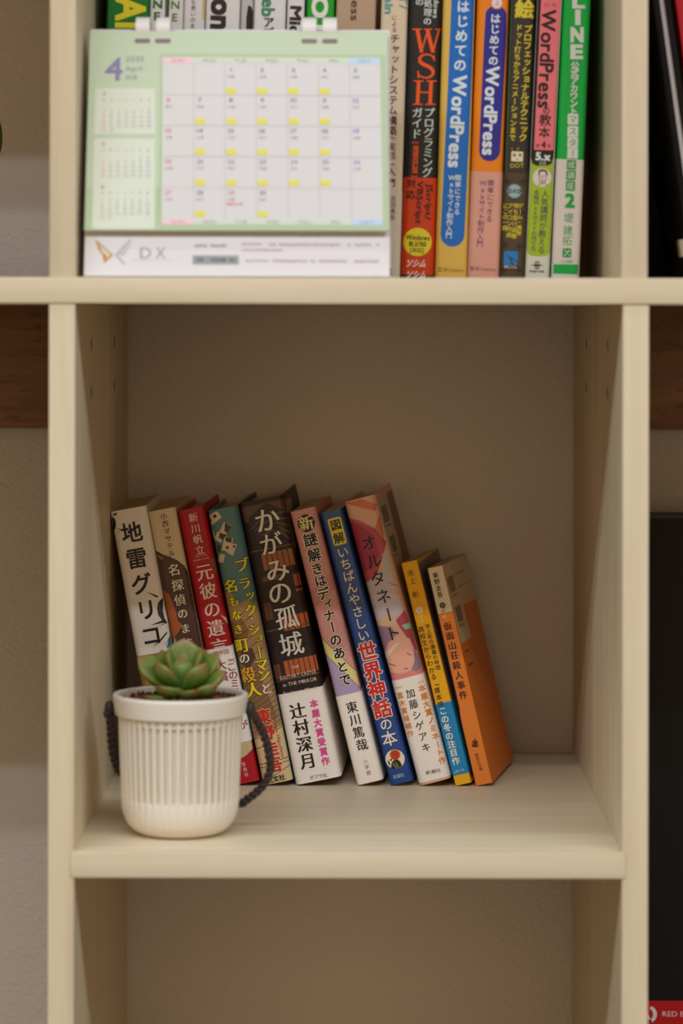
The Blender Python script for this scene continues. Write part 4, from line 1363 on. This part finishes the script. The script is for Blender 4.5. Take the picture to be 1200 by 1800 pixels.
for i in range(420):
    r = 0.0345 * math.sqrt(rnd.random()); a = rnd.uniform(0, 6.283)
    s_ = rnd.uniform(0.0006, 0.0017)
    mtx = Matrix.Translation((r * math.cos(a), r * math.sin(a), 0.0793 + rnd.uniform(-0.0008, 0.0014))) @ Matrix.Rotation(rnd.uniform(0, 3), 4, 'X') @ Matrix.Diagonal((s_ * rnd.uniform(0.7, 1.5), s_, s_ * rnd.uniform(0.6, 1.1), 1))
    bmesh.ops.create_icosphere(bm, subdivisions=1, radius=1.0, matrix=mtx)
bmesh.ops.recalc_face_normals(bm, faces=bm.faces[:])
o = from_bm('soil', bm, soil_mat(), plant)
o['kind'] = 'stuff'

def leaf_mat():
    m, nt, b_ = node_mat('succulent_leaf')
    tc = nt.nodes.new('ShaderNodeTexCoord')
    sp_ = nt.nodes.new('ShaderNodeSeparateXYZ')
    nt.links.new(tc.outputs['Object'], sp_.inputs[0])
    r = nt.nodes.new('ShaderNodeValToRGB')
    e = r.color_ramp.elements
    e[0].position = 0.0; e[0].color = lin((80, 116, 52))
    e[1].position = 1.0; e[1].color = lin((142, 88, 60))
    for p, c in ((0.45, (86, 118, 44)), (0.78, (106, 126, 52)), (0.92, (136, 118, 62))):
        q = e.new(p); q.color = lin(c)
    nt.links.new(sp_.outputs['Y'], r.inputs['Fac'])
    # reddish margins
    ab = nt.nodes.new('ShaderNodeMath'); ab.operation = 'ABSOLUTE'
    nt.links.new(sp_.outputs['X'], ab.inputs[0])
    mr = nt.nodes.new('ShaderNodeMapRange')
    mr.inputs['From Min'].default_value = 0.40; mr.inputs['From Max'].default_value = 0.52
    nt.links.new(ab.outputs[0], mr.inputs['Value'])
    mx = nt.nodes.new('ShaderNodeMixRGB')
    mx.inputs[2].default_value = lin((136, 108, 62))
    nt.links.new(mr.outputs[0], mx.inputs[0]); nt.links.new(r.outputs['Color'], mx.inputs[1])
    n = nt.nodes.new('ShaderNodeTexNoise'); n.inputs['Scale'].default_value = 5
    nt.links.new(tc.outputs['Object'], n.inputs['Vector'])
    mm = nt.nodes.new('ShaderNodeMixRGB'); mm.blend_type = 'SOFT_LIGHT'; mm.inputs[0].default_value = 0.5
    nt.links.new(mx.outputs[0], mm.inputs[1]); nt.links.new(n.outputs['Fac'], mm.inputs[2])
    nt.links.new(mm.outputs[0], b_.inputs['Base Color'])
    b_.inputs['Roughness'].default_value = 0.45
    b_.inputs['Subsurface Weight'].default_value = 0.12
    b_.inputs['Subsurface Radius'].default_value = (0.004, 0.006, 0.002)
    b_.inputs['Subsurface Scale'].default_value = 0.4
    return m
LEAF = leaf_mat()
def leaf_mesh(blunt):
    """unit leaf along +Y, width 1, upper face +Z (slightly hollow), fat underneath"""
    bm = bmesh.new()
    n, m = 16, 14
    rings = []
    for i in range(n):
        s_ = i / (n - 1) * 0.985
        if blunt:
            w = 0.5 * (math.sin(math.pi * min(1, s_ * 0.92 + 0.10)) ** 0.55)
            if s_ > 0.9: w *= math.sqrt(max(0.02, 1 - ((s_ - 0.9) / 0.1) ** 2))
        else:
            w = 0.5 * (0.42 + 0.58 * math.sin(math.pi * min(1.0, s_ / 0.62) / 2)) if s_ < 0.62 else 0.5 * (1 - ((s_ - 0.62) / 0.38) ** 2.5)
            w = max(w, 0.012)
        th = w * 2
        lift = 0.18 * s_ * s_
        ring = []
        for k in range(m):
            a = 2 * math.pi * k / m
            x = w * math.cos(a)
            z = math.sin(a)
            z = (0.13 * z * th + 0.10 * (2 * x) ** 2) if z > 0 else (0.36 * z * th + 0.10 * (2 * x) ** 2)
            ring.append(bm.verts.new((x, s_, z + lift)))
        rings.append(ring)
    tip = bm.verts.new((0, 1.01 if not blunt else 0.995, 0.19 if not blunt else 0.185))
    for i in range(n - 1):
        for k in range(m):
            j = (k + 1) % m
            bm.faces.new((rings[i][k], rings[i][j], rings[i + 1][j], rings[i + 1][k]))
    for k in range(m):
        bm.faces.new((rings[-1][k], rings[-1][(k + 1) % m], tip))
    bm.faces.new(rings[0][::-1])
    bmesh.ops.recalc_face_normals(bm, faces=bm.faces[:])
    me = bpy.data.meshes.new('leaf')
    bm.to_mesh(me); bm.free()
    for p in me.polygons: p.use_smooth = True
    me.materials.append(LEAF)
    return me
ME_POINT, ME_BLUNT = leaf_mesh(False), leaf_mesh(True)
def leaf(base, tip, width, me=None, thick=1.0, up=None):
    """base, tip: mm relative to the middle of the rosette"""
    c = Vector((0.0012, 0, 0.0885))
    bse, tp = c + Vector(base) * 0.001, c + Vector(tip) * 0.001
    y = (tp - bse); L = y.length; y.normalize()
    upv = Vector(up) if up else Vector((0, 0, 1)) * 1.0 - Vector((y.x, y.y, 0)) * 0.6
    z = (upv - y * upv.dot(y)).normalized()
    x = y.cross(z).normalized()
    Mx = Matrix((x, y, z)).transposed().to_4x4()
    o = bpy.data.objects.new('leaf', me or ME_POINT)
    COL.objects.link(o)
    o.parent = plant
    o.matrix_local = Matrix.Translation(bse) @ Mx @ Matrix.Diagonal((width * 0.001, L, width * 0.001 * thick, 1))
    return o
# centre bud and inner leaves
leaf((0, 0, 1), (0.8, 2.0, 18.5), 7, up=(0, -1, 0.1))
leaf((0, -1.0, 0), (-0.5, -2.5, 15.0), 14.5, up=(0, 1, 0.1), thick=0.9)
leaf((0.5, 2.0, 1), (0.6, 8, 25.5), 20, up=(0, -1, 0.25), thick=0.7)
leaf((-2.0, 0, 0), (-10.0, 1.5, 20.5), 11, up=(0.9, -0.35, 0.3))
leaf((2.0, 0, 0), (12.5, 1.5, 20.5), 11, up=(-0.9, -0.4, 0.3))
# middle ring
leaf((-1, -2, -1), (-17.0, -9, 12.0), 17, thick=0.9)
leaf((1, -2, -3), (16.0, -11, 11.5), 18, thick=0.9)
leaf((-3, 1, -3), (-27.5, 1.0, 14.0), 17, up=(0.5, -0.75, 0.5))
leaf((3, 2, -2), (23.0, 4, 16.0), 15, up=(-0.5, -0.6, 0.5))
leaf((-2, 3, -2), (-15, 14, 17), 14)
leaf((2, 3, -2), (14, 15, 17), 14)
# outer, lower ring
leaf((3, 0, -7), (26.5, -3, 6.5), 13, up=(-0.5, -0.6, 0.6))
leaf((3, -2, -7), (22.0, -11, -1.0), 14)
leaf((-2, -2, -5), (-13.5, -19, -2.2), 16, ME_BLUNT, thick=0.95)
leaf((1, -3, -7), (9.5, -21, -3.4), 12.5, ME_BLUNT, thick=0.95)
leaf((-2, -2, -8), (-22.0, -17, -7.5), 10, ME_BLUNT)
leaf((-3, 3, -5), (-24, 12, 4), 12)
leaf((1, 3, -5), (12, 22, 4), 12)
leaf((-1, 3, -5), (-9, 23, 4), 12)
bm = bmesh.new()
add_tube(bm, [(0.0012, 0, 0.077), (0.0012, 0, 0.084), (0.0014, 0, 0.0895)], [0.004, 0.0045, 0.003], 12)
from_bm('stem', bm, mat((96, 104, 60), 0.6), plant, True)

# rope handles
ROPE = mat((46, 36, 35), 0.75, mottled=0.3, key='rope')
def rope(pts, side):
    # smooth the path
    ps = [Vector(p) for p in pts]
    path = []
    n = len(ps)
    for i in range(n - 1):
        p0, p1, p2, p3 = ps[max(i - 1, 0)], ps[i], ps[i + 1], ps[min(i + 2, n - 1)]
        for k in range(14):
            t = k / 14
            path.append(0.5 * ((2 * p1) + (p2 - p0) * t + (2 * p0 - 5 * p1 + 4 * p2 - p3) * t * t + (3 * p1 - p0 - 3 * p2 + p3) * t ** 3))
    path.append(ps[-1])
    bm = bmesh.new()
    L = 0.0
    for strand in (0, 1):
        out = []
        prev = None; ang = strand * math.pi
        for i, p in enumerate(path):
            t = (path[min(i + 1, len(path) - 1)] - path[max(i - 1, 0)]).normalized()
            a = t.orthogonal().normalized() if prev is None else (prev - t * prev.dot(t)).normalized()
            prev = a
            b_ = t.cross(a)
            if i: ang += (path[i] - path[i - 1]).length / 0.0078 * 2 * math.pi
            out.append(p + (a * math.cos(ang) + b_ * math.sin(ang)) * 0.0013)
        add_tube(bm, out, 0.0015, 8)
    bmesh.ops.recalc_face_normals(bm, faces=bm.faces[:])
    o = from_bm('rope_handle', bm, ROPE, plant, True)
    kb = bmesh.new()
    bmesh.ops.create_uvsphere(kb, u_segments=14, v_segments=10, radius=1.0, matrix=Matrix.Translation(ps[0] + Vector((0, 0, 0))) @ Matrix.Diagonal((0.0030, 0.0034, 0.0042, 1)))
    bmesh.ops.create_uvsphere(kb, u_segments=14, v_segments=10, radius=1.0, matrix=Matrix.Translation(ps[0] + Vector((side * 0.0013, 0, -0.0035))) @ Matrix.Diagonal((0.0024, 0.0026, 0.0030, 1)))
    k = from_bm('knot', kb, mat((52, 44, 45), 0.55), o, True)
rope([(0.0412, 0.003, 0.0735), (0.0438, 0.003, 0.0685), (0.0485, 0.004, 0.0600), (0.0515, 0.005, 0.051), (0.0530, 0.006, 0.0425), (0.0530, 0.007, 0.036), (0.0500, 0.0085, 0.0285), (0.0450, 0.010, 0.0225), (0.0392, 0.012, 0.0178), (0.0350, 0.015, 0.0140)], 1)
rope([(-0.0424, 0.004, 0.0735), (-0.0422, 0.005, 0.0675), (-0.0417, 0.006, 0.060), (-0.0412, 0.007, 0.052), (-0.0403, 0.008, 0.045), (-0.0385, 0.010, 0.0385), (-0.0362, 0.013, 0.033)], -1)

# ------------------------------------------------------------------ side bays
# right, lower: flat black case with a red band
yb = 0.335
p_top = at_depth(1170, 904, yb)
x0 = XR + T + 0.0015
blk = thing('black_box', 'tall flat black box with a red printed band, in the right bay', 'box', (x0, yb, 0.7203))
BW, BH, BD = 0.30, p_top.z - 0.7203, 0.03
body = box_obj('body', 0, BW, 0, BD, 0, BH, mat((15, 15, 17), 0.5, spec=0.2), blk, 0.0012)
box_obj('lid_edge', -0.0, BW, -0.0007, BD, BH - 0.0022, BH + 0.0004, mat((16, 16, 16), 0.5), blk, 0.0002)
SBX = Surf(body, (0, 0, 0), (1, 0, 0), (0, 0, 1), (0, -1, 0), BW, BH, Matrix.Translation(blk.location))
vt = SBX.uv(1170, 1757).y
SBX.emit('red_band', [([(0.0002, vt - 0.062), (BW, vt - 0.062), (BW, vt), (0.0002, vt)], [(0, 1, 2, 3)])], (176, 8, 16), 1)
sw_ = [(1146 + 13 * math.cos(math.radians(a)), 1781 - 14.5 * math.sin(math.radians(a))) for a in range(80, -105, -12)]
sw2 = [(1144.5 + 7.5 * math.cos(math.radians(a)), 1781 - 9.5 * math.sin(math.radians(a))) for a in range(-100, 85, 12)]
SBX.poly('band_mark', sw_ + sw2, (214, 210, 210), 2)
SBX.polys('band_mark', [[(1138, 1781), (1142, 1779), (1150, 1794), (1146, 1796)]], (214, 210, 210), 2)
SBX.run('band_lettering', 'RED E', (1168.5, 1780), (1206, 1780), 9, (216, 206, 206), 2)

# right, upper: black file box and leaning books
fb = thing('file_box', 'matt black file box filling the upper right bay behind the leaning books', 'file box', (XR + T + 0.0012, 0.20, Z_MID_T + 0.0002))
fbody = box_obj('body', 0, 0.26, 0, 0.18, 0, 0.295, mat((14, 13, 13), 0.6, spec=0.15), fb, 0.0012)
def lean_slab(label, px0, px1, wpx, Y, dp, h, cover, cov_th, pages, group=None):
    a, c_ = at_depth(px0, 0, Y), at_depth(px1, 290, Y)
    th = math.atan2(c_.x - a.x, a.z - c_.z)
    t = wpx * (D + Y) / F
    zb_ = Z_MID_T + 0.0002
    bx = c_.x + (c_.z - zb_) * math.tan(th)
    r = thing('book', label, 'book', group=group)
    r.matrix_world = Matrix.Translation((bx, Y, zb_)) @ Matrix.Rotation(-th, 4, 'Y')
    box_obj('front_cover', 0, cov_th, 0, dp, 0, h, mat(cover, 0.6, spec=0.12), r, 0.0003)
    box_obj('back_cover', t - cov_th, t, 0, dp, 0, h, mat(cover, 0.6, spec=0.12), r, 0.0003)
    box_obj('page_block', cov_th, t - cov_th, 0.002, dp - 0.002, 0.002, h - 0.002, mat(pages, 0.8), r, 0)
    box_obj('spine', cov_th, t - cov_th, dp - 0.0019, dp, 0, h, mat(cover, 0.6, spec=0.12), r, 0)
    return r
RG = 'books leaning in the upper right bay'
slab = lean_slab('black-covered book with pale grey page edges, leaning at the left of the upper right bay', 1146, 1187, 30, 0.055, 0.135, 0.222, (20, 18, 18), 0.0037, (206, 200, 202), RG)
loc = slab.matrix_world.inverted() @ at_depth(1199, 434, 0.054)
cl = box_obj('metal_clip', -0.0046, 0.0022, -0.0012, 0.012, loc.z - 0.0052, loc.z + 0.0052, mat((150, 140, 126), 0.4), slab, 0.0008)
cl['label'] = 'grey metal clip'
r2 = lean_slab('red book at the top right corner of the picture, leaning beside the black-covered book', 1185, 1226, 34, 0.060, 0.13, 0.240, (176, 34, 42), 0.002, (176, 34, 42), RG)

# left, upper: a plant whose leaf just reaches into the picture
lp = thing('trailing_plant', 'potted plant with a green leaf reaching the left edge of the picture', 'plant', (-0.335, 0.19, Z_MID_T + 0.0002))
bm = bmesh.new()
rp = [(0.028, 0), (0.034, 0.02), (0.038, 0.055), (0.040, 0.062), (0.037, 0.062), (0.034, 0.052)]
prev = None
for r_, z in rp:
    cur = [bm.verts.new((r_ * math.cos(2 * math.pi * k / 32), r_ * math.sin(2 * math.pi * k / 32), z)) for k in range(32)]
    if prev:
        for k in range(32): bm.faces.new((prev[k], prev[(k + 1) % 32], cur[(k + 1) % 32], cur[k]))
    else: bm.faces.new(cur[::-1])
    prev = cur
bm.faces.new(prev)
o = from_bm('pot', bm, mat((160, 110, 84), 0.6), lp); smooth_angle(o, 35)
GL = mat((70, 104, 36), 0.45, mottled=0.2, key='leaf')
tl = at_depth(-13, 297, 0.19) - Vector(lp.location)
tm = at_depth(-15, 196, 0.19) - Vector(lp.location)
for i, (dx, dy, dz, w) in enumerate(((tl.x, tl.y, tl.z, 0.0128), (-0.05, 0.03, 0.10, 0.024), (-0.03, -0.04, 0.11, 0.026), (0.02, 0.05, 0.12, 0.024), (-0.06, -0.01, 0.07, 0.022))):
    end = Vector((dx, dy, dz))
    mid = tm if i == 0 else Vector((dx * 0.45, dy * 0.45, dz * 0.8 + 0.02))
    st = Vector((0, 0, 0.055))
    bm = bmesh.new()
    base = st.lerp(mid, 0.9)
    add_tube(bm, [st, st.lerp(mid, 0.5) + Vector((0, 0, 0.004)), mid], 0.0012, 8)
    from_bm('stalk', bm, GL, lp, True)
    bm = bmesh.new()
    d = (end - mid); L = d.length; d.normalize()
    sidev = d.cross(Vector((0, 0.35, 1))).normalized()
    upv = sidev.cross(d).normalized()
    if i == 0:
        sidev = Vector((1, 0.2, 0)).normalized()
        sidev = (sidev - d * sidev.dot(d)).normalized(); upv = sidev.cross(d)
    rows = []
    for k in range(13):
        s_ = k / 12
        w_ = w * math.sin(math.pi * (s_ * 0.93 + 0.07)) ** 0.7 * 0.5
        cpt = mid + d * L * s_
        rows.append([bm.verts.new(cpt + sidev * w_ * q + upv * (0.0022 * abs(q) + z_)) for q, z_ in ((-1, 0), (-0.5, 0.0004), (0, 0.0006), (0.5, 0.0004), (1, 0), (0.5, -0.0004), (0, -0.0006), (-0.5, -0.0004))])
    for k in range(12):
        for q in range(8):
            bm.faces.new((rows[k][q], rows[k][(q + 1) % 8], rows[k + 1][(q + 1) % 8], rows[k + 1][q]))
    bm.faces.new(rows[0]); bm.faces.new(rows[-1])
    bmesh.ops.recalc_face_normals(bm, faces=bm.faces[:])
    from_bm('leaf', bm, GL, lp, True)

bpy.data.objects.remove(_probe)
